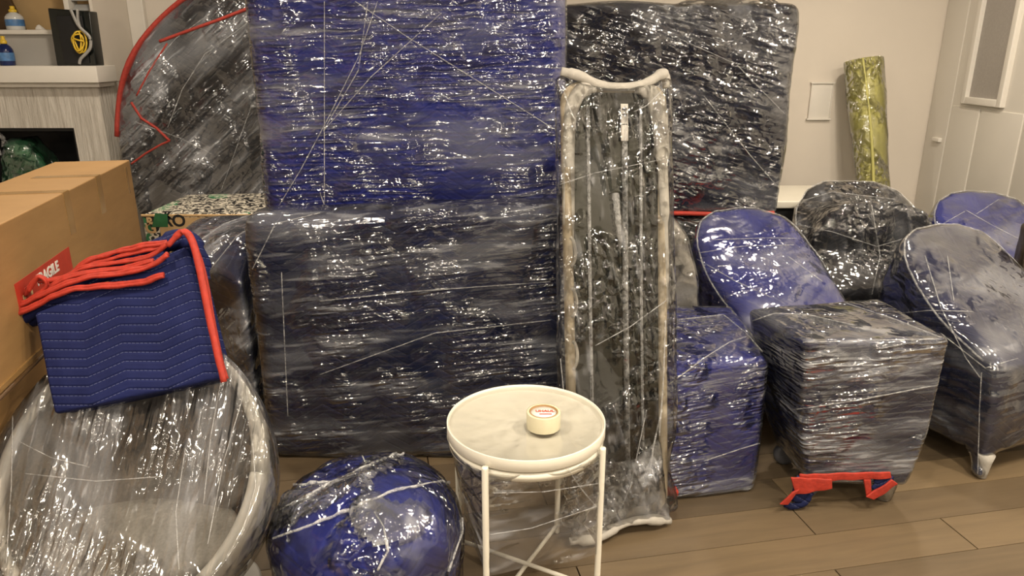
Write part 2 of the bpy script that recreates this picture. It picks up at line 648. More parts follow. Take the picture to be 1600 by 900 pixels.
def maze_mat():
    t = NT('black_and_cream_print')
    p = t.n('BsdfPrincipled')
    p.inputs['Roughness'].default_value = 0.45
    v = t.coords()
    n = t.noise(v, 26, 1.5, 0.5, 1.2)
    d = t.math('ABSOLUTE', t.math('SUBTRACT', n, 0.5))
    lines = t.math('LESS_THAN', d, 0.055)
    g = t.math('GREATER_THAN', t.noise(v, 5, 1, 0.5), 0.62)
    base = t.n('MixRGB')
    t.link(g, base.inputs[0])
    base.inputs[1].default_value = (0.012, 0.011, 0.01, 1)
    base.inputs[2].default_value = (0.02, 0.16, 0.06, 1)
    mx = t.n('MixRGB')
    t.link(lines, mx.inputs[0])
    t.link(base.outputs[0], mx.inputs[1])
    mx.inputs[2].default_value = (0.6, 0.55, 0.45, 1)
    t.link(mx.outputs[0], p.inputs['Base Color'])
    return t.finish(p.outputs[0])


M['maze'] = maze_mat()


def surround_mat():
    t = NT('ribbed_stone')
    p = t.n('BsdfPrincipled')
    p.inputs['Roughness'].default_value = 0.8
    n = t.noise(t.coords((34, 34, 3)), 1.0, 5, 0.65, 0.3)
    c = t.ramp(n, [(0.3, (0.50, 0.46, 0.40)), (0.7, (0.74, 0.70, 0.63))])
    t.link(c, p.inputs['Base Color'])
    t.link(t.bump(n, 1.0, 0.02), p.inputs['Normal'])
    return t.finish(p.outputs[0])


M['stone'] = surround_mat()


def plank_mat():
    t = NT('oak_plank')
    p = t.n('BsdfPrincipled')
    oi = t.n('ObjectInfo')
    v = t.coords((2.2, 26, 26), (0, 0, FT(-11)))
    n = t.noise(v, 1.0, 5, 0.65, 0.6)
    n2 = t.noise(t.coords((1.2, 3, 1), (0, 0, FT(-11))), 1.5, 3, 0.5)
    k = t.math('ADD', t.math('MULTIPLY', n, 0.35), t.math('ADD', t.math('MULTIPLY', oi.outputs['Random'], 0.42), t.math('MULTIPLY', n2, 0.25)))
    c = t.ramp(k, [(0.25, (0.075, 0.055, 0.034)), (0.5, (0.125, 0.090, 0.053)), (0.8, (0.20, 0.142, 0.078))])
    t.link(c, p.inputs['Base Color'])
    p.inputs['Specular IOR Level'].default_value = 0.35
    t.link(t.ramp(n2, [(0.3, (0.34,) * 3), (0.7, (0.5,) * 3)]), p.inputs['Roughness'])
    t.link(t.bump(n, 0.12, 0.004), p.inputs['Normal'])
    return t.finish(p.outputs[0])


M['plank'] = plank_mat()

# ------------------------------------------------------------------ room shell
BY = 5.05      # back wall
RX = 2.80      # right wall
LX = -4.0
FY = -3.0
fl = struct('floor', *box(LX - .1, RX + .1, FY, BY + .1, -0.08, -0.014), M['brown'], 'brown oak plank floor in wide boards')
fl['category'] = 'floor'


def clip(poly, a, b, c):
    """keep a*x+b*y<=c"""
    out = []
    for i in range(len(poly)):
        p, q = poly[i], poly[(i + 1) % len(poly)]
        dp, dq = a * p[0] + b * p[1] - c, a * q[0] + b * q[1] - c
        if dp <= 0:
            out.append(p)
        if (dp < 0) != (dq < 0):
            t = dp / (dp - dq)
            out.append((p[0] + (q[0] - p[0]) * t, p[1] + (q[1] - p[1]) * t))
    return out


AN = math.radians(11)
ca, sa = math.cos(AN), math.sin(AN)
PW, PL, GAP = 0.168, 1.30, 0.0024
# the planks in and around the view
for row in range(1, 33):
    off = random.uniform(0, PL)
    for k in range(-4, 5):
        s0, s1 = k * PL + off + GAP, (k + 1) * PL + off - GAP
        r0, r1 = row * PW + GAP / 2, (row + 1) * PW - GAP / 2
        poly = [(s * ca - r * sa, s * sa + r * ca) for s, r in ((s0, r0), (s1, r0), (s1, r1), (s0, r1))]
        for a, b, c in ((1, 0, RX), (-1, 0, 3.0), (0, 1, BY), (0, -1, -0.35)):
            poly = clip(poly, a, b, c) if len(poly) > 2 else poly
        if len(poly) < 3:
            continue
        area = abs(sum(poly[i][0] * poly[(i + 1) % len(poly)][1] - poly[(i + 1) % len(poly)][0] * poly[i][1] for i in range(len(poly)))) / 2
        if area < 0.004:
            continue
        n = len(poly)
        V = [(x, y, -0.0145) for x, y in poly] + [(x, y, 0) for x, y in poly]
        Fc = [tuple(range(n))[::-1], tuple(range(n, 2 * n))] + [(i, (i + 1) % n, n + (i + 1) % n, n + i) for i in range(n)]
        mk('plank', V, Fc, M['plank'], fl, smooth=False)
# floor beyond the built planks carries on at the same level
pfld = mk('plank_field', *merge(box(LX, RX, FY, 0.35, -0.0145, 0.0), box(LX, -3.0, 0.35, BY, -0.0145, 0.0)), M['plank'], fl, smooth=False)
pfld['kind'] = 'stuff'

wb = struct('wall_back', *box(LX - .1, RX + .1, BY, BY + .1, 0, CEIL), M['wall'], 'plain cream back wall of the room')
wl = struct('wall_left', *box(LX - .1, LX, FY, BY, 0, CEIL), M['wall'], 'plain cream left wall of the room')
ce = struct('ceiling', *box(LX - .1, RX + .1, FY, BY + .1, CEIL, CEIL + .1), M['ceil'], 'flat off-white ceiling')
# right wall with the tall window opening cut out
WY0, WY1, WZ0, WZ1 = 4.325, 4.655, 1.25, 2.25
wr = struct('wall_right', *merge(box(RX, RX + .1, FY, WY0, 0, CEIL), box(RX, RX + .1, WY1, BY, 0, CEIL),
                                  box(RX, RX + .1, WY0, WY1, 0, WZ0), box(RX, RX + .1, WY0, WY1, WZ1, CEIL)),
            M['wall_r'], 'cream panelled right wall with narrow tall window')
for y0, y1 in ((2.9, 3.38), (3.4, 4.09), (4.11, 4.49), (4.51, 4.79), (4.81, 5.04)):
    ztop = 1.2 if 4.1 < (y0 + y1) / 2 < 4.8 else 2.5
    mk('wall_panel', *rbox(RX - .008, RX + .004, y0, y1, 0.12, ztop, 0.003, 2), M['wall_r'], wr)
win = thing('window_1', 'tall narrow frosted grey window in the right wall', 'window', (RX, 4.49, WZ0))
win['kind'] = 'structure'
for (y0, y1, z0, z1) in ((WY0 - .03, WY0 + .012, WZ0 - .03, WZ1 + .03), (WY1 - .012, WY1 + .03, WZ0 - .03, WZ1 + .03),
                         (WY0 + .012, WY1 - .012, WZ0 - .03, WZ0 + .012), (WY0 + .012, WY1 - .012, WZ1 - .012, WZ1 + .03)):
    mk('window_frame', *rbox(RX - .03, RX + .03, y0, y1, z0, z1, 0.005, 2), M['trim'], win)
mk('pane', *box(RX - .004, RX + .006, WY0 + .012, WY1 - .012, WZ0 + .012, WZ1 - .012), M['frost'], win, smooth=False)
bb = struct('baseboard_back', *rbox(-2.4, RX, BY - .02, BY, 0, 0.12, 0.006, 2), M['trim'], 'white baseboard along the back wall')
tr1 = struct('trim_1', *rbox(-2.452, -2.35, BY - .045, BY - .001, 0.12, CEIL - .002, 0.008, 2), M['trim'], 'white vertical trim where chimney meets back wall')

# access panel on the back wall
c = at(1281, 158, BY)
r = thing('wall_plate', 'blank white access plate on the back wall', 'wall plate', (c.x, BY, c.z - .12))
mk('plate', *rbox(c.x - .07, c.x + .07, BY - .012, BY, c.z - .115, c.z + .115, 0.004, 2), M['trim'], r)
for dx in (-.073, .067):
    mk('edge_strip', *rbox(c.x + dx, c.x + dx + .006, BY - .02, BY, c.z - .115, c.z + .115, .002, 2), M['trim'], r)
for dz in (-.122, .112):
    mk('edge_strip', *rbox(c.x - .08, c.x + .08, BY - .024, BY, c.z + dz, c.z + dz + .01, .002, 2), M['trim'], r)
lp = mk('latch_plate', *rbox(RX - .03, RX - .004, 4.845, 4.925, 0.962, 0.988, .004, 2), M['trim'])
tag(lp, 'small white latch plate on the right wall near the corner', 'latch')

# ------------------------------------------------------------------ fireplace
fp = thing('fireplace', 'ribbed stone fireplace with white mantel shelf and black firebox', 'fireplace', (-3.1, 4.7, 0))
SX0, SX1, OX0, OX1, OZ = -3.85, -2.455, -3.6, -2.643, 1.086
mk('surround', *merge(box(SX0, OX0, 4.52, BY, 0, 1.349), box(OX1, SX1, 4.52, BY, 0, 1.349), box(OX0, OX1, 4.52, BY, OZ, 1.349)), M['stone'], fp, smooth=False)
mk('firebox', *merge(box(OX0, OX1, 4.98, 5.03, 0, OZ), box(OX0, OX0 + .02, 4.54, 4.98, 0, OZ), box(OX1 - .02, OX1, 4.54, 4.98, 0, OZ),
                     box(OX0 + .02, OX1 - .02, 4.54, 4.98, OZ - .02, OZ), box(OX0 + .02, OX1 - .02, 4.54, 4.98, 0, .02)), M['black'], fp, smooth=False)
mk('mantel_shelf', *rbox(SX0 - .02, -2.405, 4.44, 4.66, 1.352, 1.446, 0.004, 2), M['trim'], fp)
mk('mantel_moulding', *rbox(SX0 - .01, -2.425, 4.48, 4.66, 1.325, 1.352, 0.004, 2), M['trim'], fp)
mk('low_panel', *box(SX0, -2.47, 4.66, 4.70, 1.446, 1.628), M['greyp'], fp, smooth=False)
mk('ledge', *rbox(SX0, -2.63, 4.63, 4.75, 1.622, 1.648, 0.004, 2), M['trim'], fp)
mk('side_panel', *box(-2.47, -2.452, 4.60, BY - .001, 1.349, CEIL - .001), M['wall'], fp, smooth=False)
mk('niche_back', *box(SX0, -2.47, 5.0, 5.045, 1.446, CEIL - .001), M['tan'], fp, smooth=False)
mk('jamb', *rbox(-2.655, -2.625, 4.66, 4.76, 1.628, CEIL - .002, 0.004, 2), M['trim'], fp)
for k in range(14):
    z = 1.70 + k * 0.055
    s = mk('louver_slat', *hexa([(-2.62, 4.69, z), (-2.475, 4.69, z), (-2.475, 4.73, z + .03), (-2.62, 4.73, z + .03)],
                                [(-2.62, 4.69, z + .012), (-2.475, 4.69, z + .012), (-2.475, 4.73, z + .042), (-2.62, 4.73, z + .042)], .003, 1, 2), M['louver'], fp)
# board leaning in the niche
bd = mk('leaning_board', *hexa([(-3.30, 4.86, 1.448), (-2.97, 4.86, 1.448), (-2.97, 4.89, 1.448), (-3.30, 4.89, 1.448)],
                               [(-3.60, 4.96, 2.2), (-3.28, 4.96, 2.2), (-3.28, 4.99, 2.2), (-3.60, 4.99, 2.2)], .006, 1, 2), M['brown'], loc=(-3.1, 4.88, 1.448))
tag(bd, 'dark brown board leaning in the niche above the mantel', 'board')


def bottle(x, y, z, lab, liquid, h=0.165, r=0.042):
    b = thing('spray_bottle', lab, 'bottle', (x, y, z), 'yellow-capped bottles by the mantel')
    pr = [(r * .9, 0), (r, .006), (r, h * .48), (r * .96, h * .55), (r * .72, h * .66), (r * .38, h * .73), (r * .36, h * .76)]
    mk('body', *lathe(pr, 24, (x, y, z)), liquid, b)
    mk('label', *lathe([(r * 1.01, h * .16), (r * 1.02, h * .18), (r * 1.02, h * .42), (r * 1.01, h * .44)], 24, (x, y, z)), M['bluelabel'], b)
    mk('cap', *lathe([(r * .42, h * .74), (r * .44, h * .76), (r * .44, h * .84), (r * .28, h * .87), (r * .25, h * .93), (r * .27, h * .95), (r * .24, h)], 20, (x, y, z)), M['yellow'], b)
    return b


c = atz(12, 99, 1.446)
bottle(at(12, 99, 4.53).x, 4.53, 1.446, 'dark blue bottle with yellow cap standing on the mantel', M['darkblue'])
bottle(at(25, 48, 4.69).x, 4.695, 1.648, 'clear bottle with yellow cap standing on the ledge above mantel', M['clear'], 0.135, 0.05)
# bit of crumpled paper on the ledge
V, Fc = soft([[(at(63, 47, 4.7).x + dx, 4.7 + dy, 1.655 + dz) for dx, dy, dz in ((-.025, -.02, 0), (.025, -.02, 0), (.03, .02, 0), (-.02, .025, 0), (0, 0, .034), (-.012, -.01, .03))]], .006, 3)
tag(mk('crumpled_tissue', V - np.array((0, 0, V[:, 2].min() - 1.6485)), Fc, M['paper'], loc=(at(63, 47, 4.7).x, 4.7, 1.6485)), 'small crumpled white tissue on the ledge above mantel', 'tissue')
# black box with yellow cable
xl, xr = at(90, 100, 4.5).x, at(152, 100, 4.5).x
bk = thing('black_case', 'glossy black upright case standing on the mantel end', 'case', ((xl + xr) / 2, 4.53, 1.446))
mk('body', *hexa([(xl, 4.49, 1.446), (xr, 4.49, 1.446), (xr, 4.58, 1.446), (xl, 4.58, 1.446)],
                 [(xl, 4.50, 1.762), (xr + .005, 4.50, 1.745), (xr + .005, 4.585, 1.745), (xl, 4.585, 1.762)], .006, 1, 2), M['gblack'], bk)
mk('front_panel', *rbox(xl + .05, xr - .035, 4.483, 4.489, 1.46, 1.72, .002, 2), M['black'], bk)
cb = thing('cable_bundle', 'yellow looped cable hanging with grey cord before black case', 'cable', ((xl + xr) / 2, 4.46, 1.447))
cc = at(124, 65, 4.47)
for k, (rx, rz, ph, dx, dz) in enumerate(((.042, .055, .2, 0, 0), (.034, .05, 1.0, -.006, -.004), (.02, .048, .5, -.002, .008), (.038, .03, 2.1, .004, -.012))):
    P = [Vector((cc.x + dx + rx * math.cos(a) * math.cos(ph * .3) , 4.468 - .006 * k + .006 * math.sin(a * 2 + ph), cc.z + dz + rz * math.sin(a) + .01 * math.sin(2 * a + ph))) for a in [2 * math.pi * i / 28 for i in range(29)]]
    mk('yellow_loop', *tube(P, .0045, 8), M['yellow'], cb)
P = catmull([at(u, v, 4.46) for u, v in ((110, 14), (119, 34), (126, 44), (140, 58), (141, 74), (134, 84), (126, 92), (124, 100))], 6)
mk('grey_cord', *tube(P, .009, 8, .6), M['greycord'], cb)
P = catmull([at(u, v, 4.465) for u, v in ((121, 14), (122, 30), (125, 42))], 6)
mk('grey_strap', *tube(P, .012, 8, .5, (0, 1, 0)), M['greycord'], cb)
# green bag in the firebox
gb = thing('green_bag', 'green plastic-wrapped bundle inside the black firebox', 'bag', (at(50, 270, 4.7).x, 4.72, 0.02))
pts = []
gx = at(52, 270, 4.7).x
for (dx, dy, z) in ((-.19, -.13, .02), (.19, -.13, .02), (.19, .12, .02), (-.19, .12, .02), (-.20, -.14, .45), (.20, -.14, .45), (.19, .12, .45), (-.18, .12, .45),
                    (-.165, -.11, .88), (.16, -.12, .82), (.15, .1, .84), (-.15, .1, .91), (-.09, -.09, 1.0), (.05, -.09, 1.005), (.03, .08, 1.01), (-.08, .08, 1.01)):
    pts.append((gx + dx * .85, 4.71 + dy, z))
V, Fc = soft([pts], .018, 6)
V = displace(V, Fc, lump(.018, 9, 3))
V = displace(V, Fc, lump(.010, 22, 5))
V[:, 2] = np.maximum(V[:, 2], .0205)
V[:, 1] = np.clip(V[:, 1], 4.555, 4.97)
mk('bundle', V, Fc, M['green'], gb)
mk('stretch_film', displace(V, Fc, wrinkle(.004, (20, 20, 20), 3, .002)), Fc, M['f_bag'], gb)
P = catmull([(gx - .13, 4.60, .91), (gx - .135, 4.60, .99), (gx - .115, 4.61, 1.035), (gx - .09, 4.62, 1.01), (gx - .10, 4.62, .96)], 5)
mk('film_tail', *tube(P, [.02, .018, .016, .014, .012], 8), M['filmrope'], gb)

# ------------------------------------------------------------------ tall wrapped things at the back
# round tabletop leaning at the back left
tt = thing('tabletop', 'large round tabletop in dark blanket with red edge, leaning at the back', 'tabletop', (-1.39, 4.3, 0))
DC = Vector((-1.39, 4.4, 1.02))
R0 = 0.90
seg = 96


def disc_pt(a, rr, off, rnd=0.0):
    x = math.cos(a) * rr
    z = math.sin(a) * rr
    if z < 0:
        z *= 1.02 / 0.90
    lean = (z + 1.02) * 0.12
    return (DC.x + x, DC.y - .12 + lean + off, DC.z + z)


V, Fc = [], []
prof = [(0.0, -.07)] + [(R0 * k / 14, -.07) for k in range(1, 14)] + [(R0 - .012, -.064), (R0 - .003, -.045), (R0, 0), (R0 - .003, .045), (R0 - .012, .064)] + [(R0 * .5, .07), (0.001, .07)]
for rr, of in prof:
    for k in range(seg):
        V.append(disc_pt(2 * math.pi * k / seg, max(rr, 1e-4), of))
for i in range(len(prof) - 1):
    for k in range(seg):
        k2 = (k + 1) % seg
        Fc.append((i * seg + k, i * seg + k2, (i + 1) * seg + k2, (i + 1) * seg + k)[::-1])
Vd = displace(V, Fc, lambda v: -lump(.012, 5, 2)(v))
Vd[:, 2] = np.maximum(Vd[:, 2], 0.001)
mk('moving_blanket', Vd, Fc, M['char'], tt)
Vf = np.array(Vd)
Nn = -vnormals(Vd, Fc)
if Nn[seg * 5][1] > 0:
    Nn = -Nn
wf = wrinkle(.006, (10, 10, 10), 4, .004)
Vf = Vd + Nn * np.array([wf(v) for v in Vd])[:, None]
Vf[:, 2] = np.maximum(Vf[:, 2], 0.002)
mk('stretch_film', Vf, Fc, M['f_disc'], tt)
P = [Vector(disc_pt(a, R0 + .006, -.055 + .012 * math.sin(a * 9))) for a in [math.radians(82 + i * 4) for i in range(25)]]
mk('red_binding', *tube(P, .034, 8, .5, (0, 1, 0)), M['dred'], tt)
P = [Vector(disc_pt(a, R0 + .004, .02 + .01 * math.sin(a * 7))) for a in [math.radians(80 + i * 4) for i in range(26)]]
mk('red_binding', *tube(P, .02, 8, .55, (0, 1, 0)), M['dred'], tt)
bv = bvh_of(Vd, Fc)
for pth, rd in (([(206, 160), (222, 185), (245, 200), (266, 220)], .010), ([(266, 220), (252, 226), (228, 240), (206, 256)], .008),
                ([(250, 65), (290, 50), (340, 32), (392, 12)], .012), ([(214, 150), (236, 108), (262, 68)], .007)):
    P = cast(bv, pth, .004, 8)
    if len(P) > 3:
        mk('red_binding', *tube(P, rd, 8, .8, (0, 1, 0)), M['dred'], tt)
bvf = bvh_of(Vf, Fc)
for pth in ([(215, 130), (275, 60), (330, 20)], [(395, 30), (320, 85), (285, 140), (262, 200)], [(210, 190), (280, 215), (330, 240)], [(395, 160), (370, 230), (345, 300)]):
    P = cast(bvf, pth, .002, 8)
    if len(P) > 3:
        mk('film_strand', *tube(P, .0025, 6), M['thread'], tt)


def wrapped(name, label, cat, V, Fc, cover, fm, wr_amp, wr_scale, seed, lumpamp=.006, lumpf=6, strands=(), base=.004, group=None, floorz=0.001, loc=None, srad=.002):
    V = np.array(V)
    if loc is None:
        loc = ((V[:, 0].min() + V[:, 0].max()) / 2, (V[:, 1].min() + V[:, 1].max()) / 2, V[:, 2].min())
    rt = thing(name, label, cat, loc, group)
    V1 = displace(V, Fc, lump(lumpamp, lumpf, seed))
    V1[:, 2] = np.maximum(V1[:, 2], floorz)
    mk('moving_blanket', V1, Fc, cover, rt)
    V2 = displace(V1, Fc, wrinkle(wr_amp, wr_scale, seed, base))
    V2[:, 2] = np.maximum(V2[:, 2], floorz)
    mk('stretch_film', V2, Fc, fm, rt)
    b = bvh_of(V2, Fc)
    for s in strands:
        P = cast(b, s, .0015, 8)
        if len(P) > 3:
            mk('film_strand', *tube(P, srad, 6), M['thread'], rt)
    return rt, b, V1


def quadbox(x0, x1, y0, y1, z0, z1, r=.04, res=.03, m=4, lean=0.0, bulge=0.0):
    return hexa([(x0, y0, z0), (x1, y0, z0), (x1, y1, z0), (x0, y1, z0)],
                [(x0, y0 + lean, z1), (x1, y0 + lean, z1), (x1, y1 + lean, z1), (x0, y1 + lean, z1)], r, res, m, bulge)


V, Fc = quadbox(-.955, .19, 2.80, 3.0, 0.0, 1.93, .055, .022, 5, bulge=.006)
wrapped('wrapped_slab', 'tall bright blue blanket-wrapped slab standing upright behind the wide navy one', 'wrapped furniture', V, Fc, M['blue'], M['f_panel'],
        .005, (4, 4, 45), 1.0, .010, 4,
        [[(590, 2), (560, 90), (510, 190), (470, 265), (432, 328)], [(507, 2), (507, 330)], [(555, 2), (640, 60), (760, 135), (868, 203)],
         [(575, 2), (560, 110), (505, 205)], [(690, 20), (580, 120), (505, 205)], [(500, 300), (510, 330)]], srad=.002)

V, Fc = quadbox(.222, 1.318, 3.60, 3.80, 0.752, 1.73, .038, .025, 5, bulge=.01)
rt, b_np, _ = wrapped('wrapped_slab', 'tall dark navy wrapped slab with red hem, standing behind the mirror', 'wrapped furniture', V, Fc, M['dnavy'], M['f_npanel'],
                      .007, (6, 6, 30), 2.0, .014, 4,
                      [[(1100, 150), (1170, 240), (1222, 300)], [(905, 140), (880, 200)], [(1060, 60), (1150, 100), (1228, 180)]], floorz=.75)
P = catmull([(.25, 3.590, .762), (.5, 3.585, .758), (.8, 3.588, .764), (1.05, 3.585, .760), (1.30, 3.592, .764)], 6)
mk('red_binding', *tube(P, .016, 8, .7, (0, 1, 0)), M['red'], rt)
# bunched film over its top
V, Fc = soft([[(x, y, z) for x in (.75, 1.25) for y in (3.63, 3.78) for z in (1.70, 1.735)] + [(1.0, 3.7, 1.80), (1.2, 3.7, 1.77)]], .02, 4)
mk('film_bunch', displace(V, Fc, lump(.012, 18, 4)), Fc, M['f_bag'], rt)
# low black wrapped chest under it
V, Fc = quadbox(.20, 1.33, 3.56, 4.02, 0.0, 0.742, .04, .04, 3)
wrapped('wrapped_chest', 'low black wrapped chest under the dark navy slab with red hem', 'wrapped furniture', V, Fc, M['black'], M['f_npanel'], .005, (6, 6, 30), 3.0, .004, 5)

# wide navy wrapped piece in front of the blue one
V, Fc = hexa([(-.955, 2.55, 0), (.20, 2.55, 0), (.20, 2.72, 0), (-.955, 2.72, 0)],
             [(-.955, 2.56, .975), (.20, 2.56, 1.012), (.20, 2.735, 1.012), (-.955, 2.735, .975)], .05, .02, 5, .008)
wrapped('wrapped_headboard', 'wide navy quilted slab under clear film, behind the pouf and round table', 'wrapped furniture', V, Fc, M['navy'], M['f_chest'],
        .006, (4, 4, 45), 4.0, .010, 4,
        [[(395, 420), (430, 350), (500, 333)], [(440, 425), (445, 540), (450, 650)], [(500, 470), (650, 455), (860, 440)], [(500, 585), (680, 520), (860, 500)]])

# printed shipping box
x0, x1 = -1.69, -1.13
pb = thing('printed_box', 'black box printed with cream maze pattern, in front of the round tabletop', 'box', (-1.4, 3.55, 0))
mk('body', *hexa([(x0, 3.30, 0), (x1, 3.30, 0), (x1, 3.78, 0), (x0, 3.78, 0)], [(x0, 3.30, .818), (x1, 3.30, .828), (x1, 3.80, .828), (x0, 3.80, .818)], .005, 5, 2), M['maze'], pb)
mk('lid_edge', *rbox(x0 - .003, x1 + .003, 3.294, 3.302, .812, .822, .002, 2), M['kraftink'], pb)


def text_mesh(body, size, mat, parent, matrix, name='lettering', ext=.0008, bold=0.0):
    cu = bpy.data.curves.new('t', 'FONT')
    cu.body = body
    cu.size = size
    cu.extrude = ext
    cu.offset = bold
    cu.align_x = 'CENTER'
    cu.align_y = 'CENTER'
    o = bpy.data.objects.new('t', cu)
    COL.objects.link(o)
    dg = bpy.context.evaluated_depsgraph_get()
    me = bpy.data.meshes.new_from_object(o.evaluated_get(dg))
    bpy.data.objects.remove(o)
    me.transform(matrix)
    me.transform(Matrix.Translation(-origin(parent)))
    me.materials.clear()
    me.materials.append(mat)
    me.name = name
    r_ = bpy.data.objects.new(name, me)
    COL.objects.link(r_)
    r_.parent = parent
    return r_


def frame(org, ex, ey):
    ex = Vector(ex).normalized()
    ey = Vector(ey)
    ey = (ey - ex * ey.dot(ex)).normalized()
    ez = ex.cross(ey)
    m = Matrix((ex, ey, ez)).transposed().to_4x4()
    m.translation = Vector(org)
    return m


mk('print_field', *box(x0 + .075, x0 + .32, 3.2955, 3.299, .64, .808), M['kraftink'], pb, smooth=False)
for body, px, pz, sz in (('B', 233, 347, .05), ('G', 235, 357, .07), ('RO', 271, 346, .075), ('K', 262, 338, .05)):
    q = at(px, pz, 3.29)
    text_mesh(body, sz, M['black'] if body in ('RO', 'K') else M['kraftink'], pb, frame((q.x, 3.2945, q.z), (1, 0, 0), (0, 0, 1)), bold=.002)
gq = at(247, 345, 3.29)
mk('green_emblem', [(gq.x - .035, 3.2935, gq.z - .03), (gq.x + .04, 3.2935, gq.z - .03), (gq.x + .045, 3.2935, gq.z + .03), (gq.x - .01, 3.2935, gq.z + .035)], [(0, 1, 2, 3)], plain('green_print', (.02, .12, .04), .5, nscale=20, namt=.3), pb, smooth=False)

# dark wrapped armchair between carton and the wide navy piece
V, Fc = soft([[(-1.41, 2.92, .01), (-1.02, 2.66, .01), (-1.02, 3.2, .01), (-1.42, 3.2, .01), (-1.41, 2.92, .55), (-1.02, 2.64, .70), (-1.02, 3.22, .80), (-1.41, 3.22, .80),
               (-1.38, 2.9, .80), (-1.05, 2.85, .845), (-1.05, 3.15, .865), (-1.36, 3.15, .83)]], .02, 6)
wrapped('wrapped_armchair', 'dark wrapped armchair squeezed between carton and wide navy slab', 'wrapped furniture', V, Fc, M['navy'], M['f_disc'], .006, (8, 8, 12), 5.0, .01, 5,
        [[(300, 385), (350, 350), (408, 330)], [(330, 420), (370, 370), (408, 345)]])

# grey bag-like bundle between mirror and blue tub chair
V, Fc = soft([[(.42, 2.90, .01), (.79, 2.90, .01), (.79, 3.04, .01), (.42, 3.04, .01), (.42, 2.89, .60), (.79, 2.89, .46), (.785, 3.03, .46), (.42, 3.04, .6),
               (.42, 2.93, .92), (.62, 2.92, .92), (.72, 2.92, .80), (.765, 2.92, .66), (.42, 3.03, .92), (.62, 3.03, .92), (.73, 3.02, .78)]], .016, 6)
wrapped('wrapped_bundle', 'slim grey film-wrapped bundle between the mirror and the blue tub chair', 'wrapped furniture', V, Fc, M['fabric'], M['f_bag'], .006, (10, 10, 10), 6.0, .01, 7)

# white topped cabinet behind the dark tub chair
wc = thing('cabinet', 'white-topped black cabinet behind the dark wrapped tub chair', 'cabinet', (1.75, 4.3, 0))
mk('body', *rbox(1.48, 2.02, 4.08, 4.5, 0, .69, .008, 2), M['black'], wc)
mk('top', *rbox(1.44, 2.06, 4.04, 4.54, .692, .735, .008, 2), M['white'], wc)

# yellow wrapped roll
rl = thing('paper_roll', 'tall yellow-green roll in clear film leaning in the corner', 'roll', (2.42, 4.6, 0))
pa, pb_ = Vector((2.42, 4.58, 0.03)), Vector((2.235, 4.90, 1.475))
ax = (pb_ - pa).normalized()
sx_ = ax.cross(Vector((0, 1, 0))).normalized()
sy_ = sx_.cross(ax).normalized()


def rollring(t, r, e=1.0):
    o = pa.lerp(pb_, t)
    return [o + sx_ * (math.cos(2 * math.pi * k / 32) * r * 1.1) + sy_ * (math.sin(2 * math.pi * k / 32) * r * .8) for k in range(32)]


V, Fc = [], []
ts = [i / 40 for i in range(41)]
for t in ts:
    V += [tuple(p) for p in rollring(t, .092 + .012 * t * t + (.006 * math.sin(t * 9)))]
for i in range(40):
    for k in range(32):
        Fc.append((i * 32 + k, (i + 1) * 32 + k, (i + 1) * 32 + (k + 1) % 32, i * 32 + (k + 1) % 32))
Fc.append(tuple(range(32)))
V1 = displace(V, Fc, lump(.006, 8, 3))
zmin = min(v[2] for v in V1)
V1[:, 2] -= max(0, 0) if zmin > .001 else zmin - .002
mk('paper', V1, Fc, M['rollpaper'], rl)
V2 = displace(V1, Fc, wrinkle(.005, (14, 14, 8), 5, .002))
V2[:, 2] = np.maximum(V2[:, 2], .001)
mk('stretch_film', V2, Fc[:-1], M['f_roll'], rl)
sp = []
for i in range(90):
    a = i / 90 * 2 * math.pi * 4.2
    rr = .02 + .078 * i / 90
    sp.append(pb_ + sx_ * math.cos(a) * rr * 1.1 + sy_ * math.sin(a) * rr * .8 + ax * (-.01))
V, Fc = [], []
for p in sp:
    V += [tuple(p - ax * .05), tuple(p + ax * .012)]
for i in range(len(sp) - 1):
    Fc.append((2 * i, 2 * i + 2, 2 * i + 3, 2 * i + 1))
mk('paper_layers', V, Fc, M['rollpaper'], rl)
P = [pa.lerp(pb_, t) + sx_ * (.035 + .01 * math.sin(t * 7)) - sy_ * .078 for t in [i / 30 for i in range(31)]]
mk('paper_overlap', *tube(P, .012, 6, .6), M['rollpaper'], rl)

# ------------------------------------------------------------------ tub chairs wrapped in blankets


def chair_hull(extra=False, feet=True, top=.84, dz=0.0):
    up = []
    for s in (-1, 1):
        up += [(.23 * s, -.29, .455), (.26 * s, -.26, .45), (.285 * s, -.08, .53), (.30 * s, .06, .64), (.285 * s, .16, .72), (.22 * s, .24, .80), (.13 * s, .28, top - .01)]
        up += [(.238 * s, -.285, .105), (.235 * s, .2, .07), (.25 * s, .1, .08), (.25 * s, .29, .6), (.12 * s, .34, top - .07), (.2 * s, .3, .09)]
    up += [(0, .29, top), (0, .35, top - .06), (0, -.295, .46)]
    H = [up]
    if feet:
        for s in (-1, 1):
            for fy, ty in ((-.28, -.30), (.24, .27)):
                x = .235 * s
                iy = 1 if fy < 0 else -1
                H.append([(x - .11 * s, fy + .02 * iy, .2), (x - .005 * s, fy + .012 * iy, .2), (x - .005 * s, fy + .12 * iy, .2), (x - .11 * s, fy + .12 * iy, .2),
                          (x - .022, fy - .02, .012), (x + .012, fy - .02, .012), (x + .012, fy + .02, .012), (x - .022, fy + .02, .012)])
    if extra:
        fr = []
        for s in (-1, 1):
            fr += [(.29 * s, -.06, .42), (.27 * s, -.12, .66), (.20 * s, -.10, .76), (.10 * s, -.09, .80), (.28 * s, .12, .45), (.2 * s, .1, .74)]
        H.append(fr)
    return H


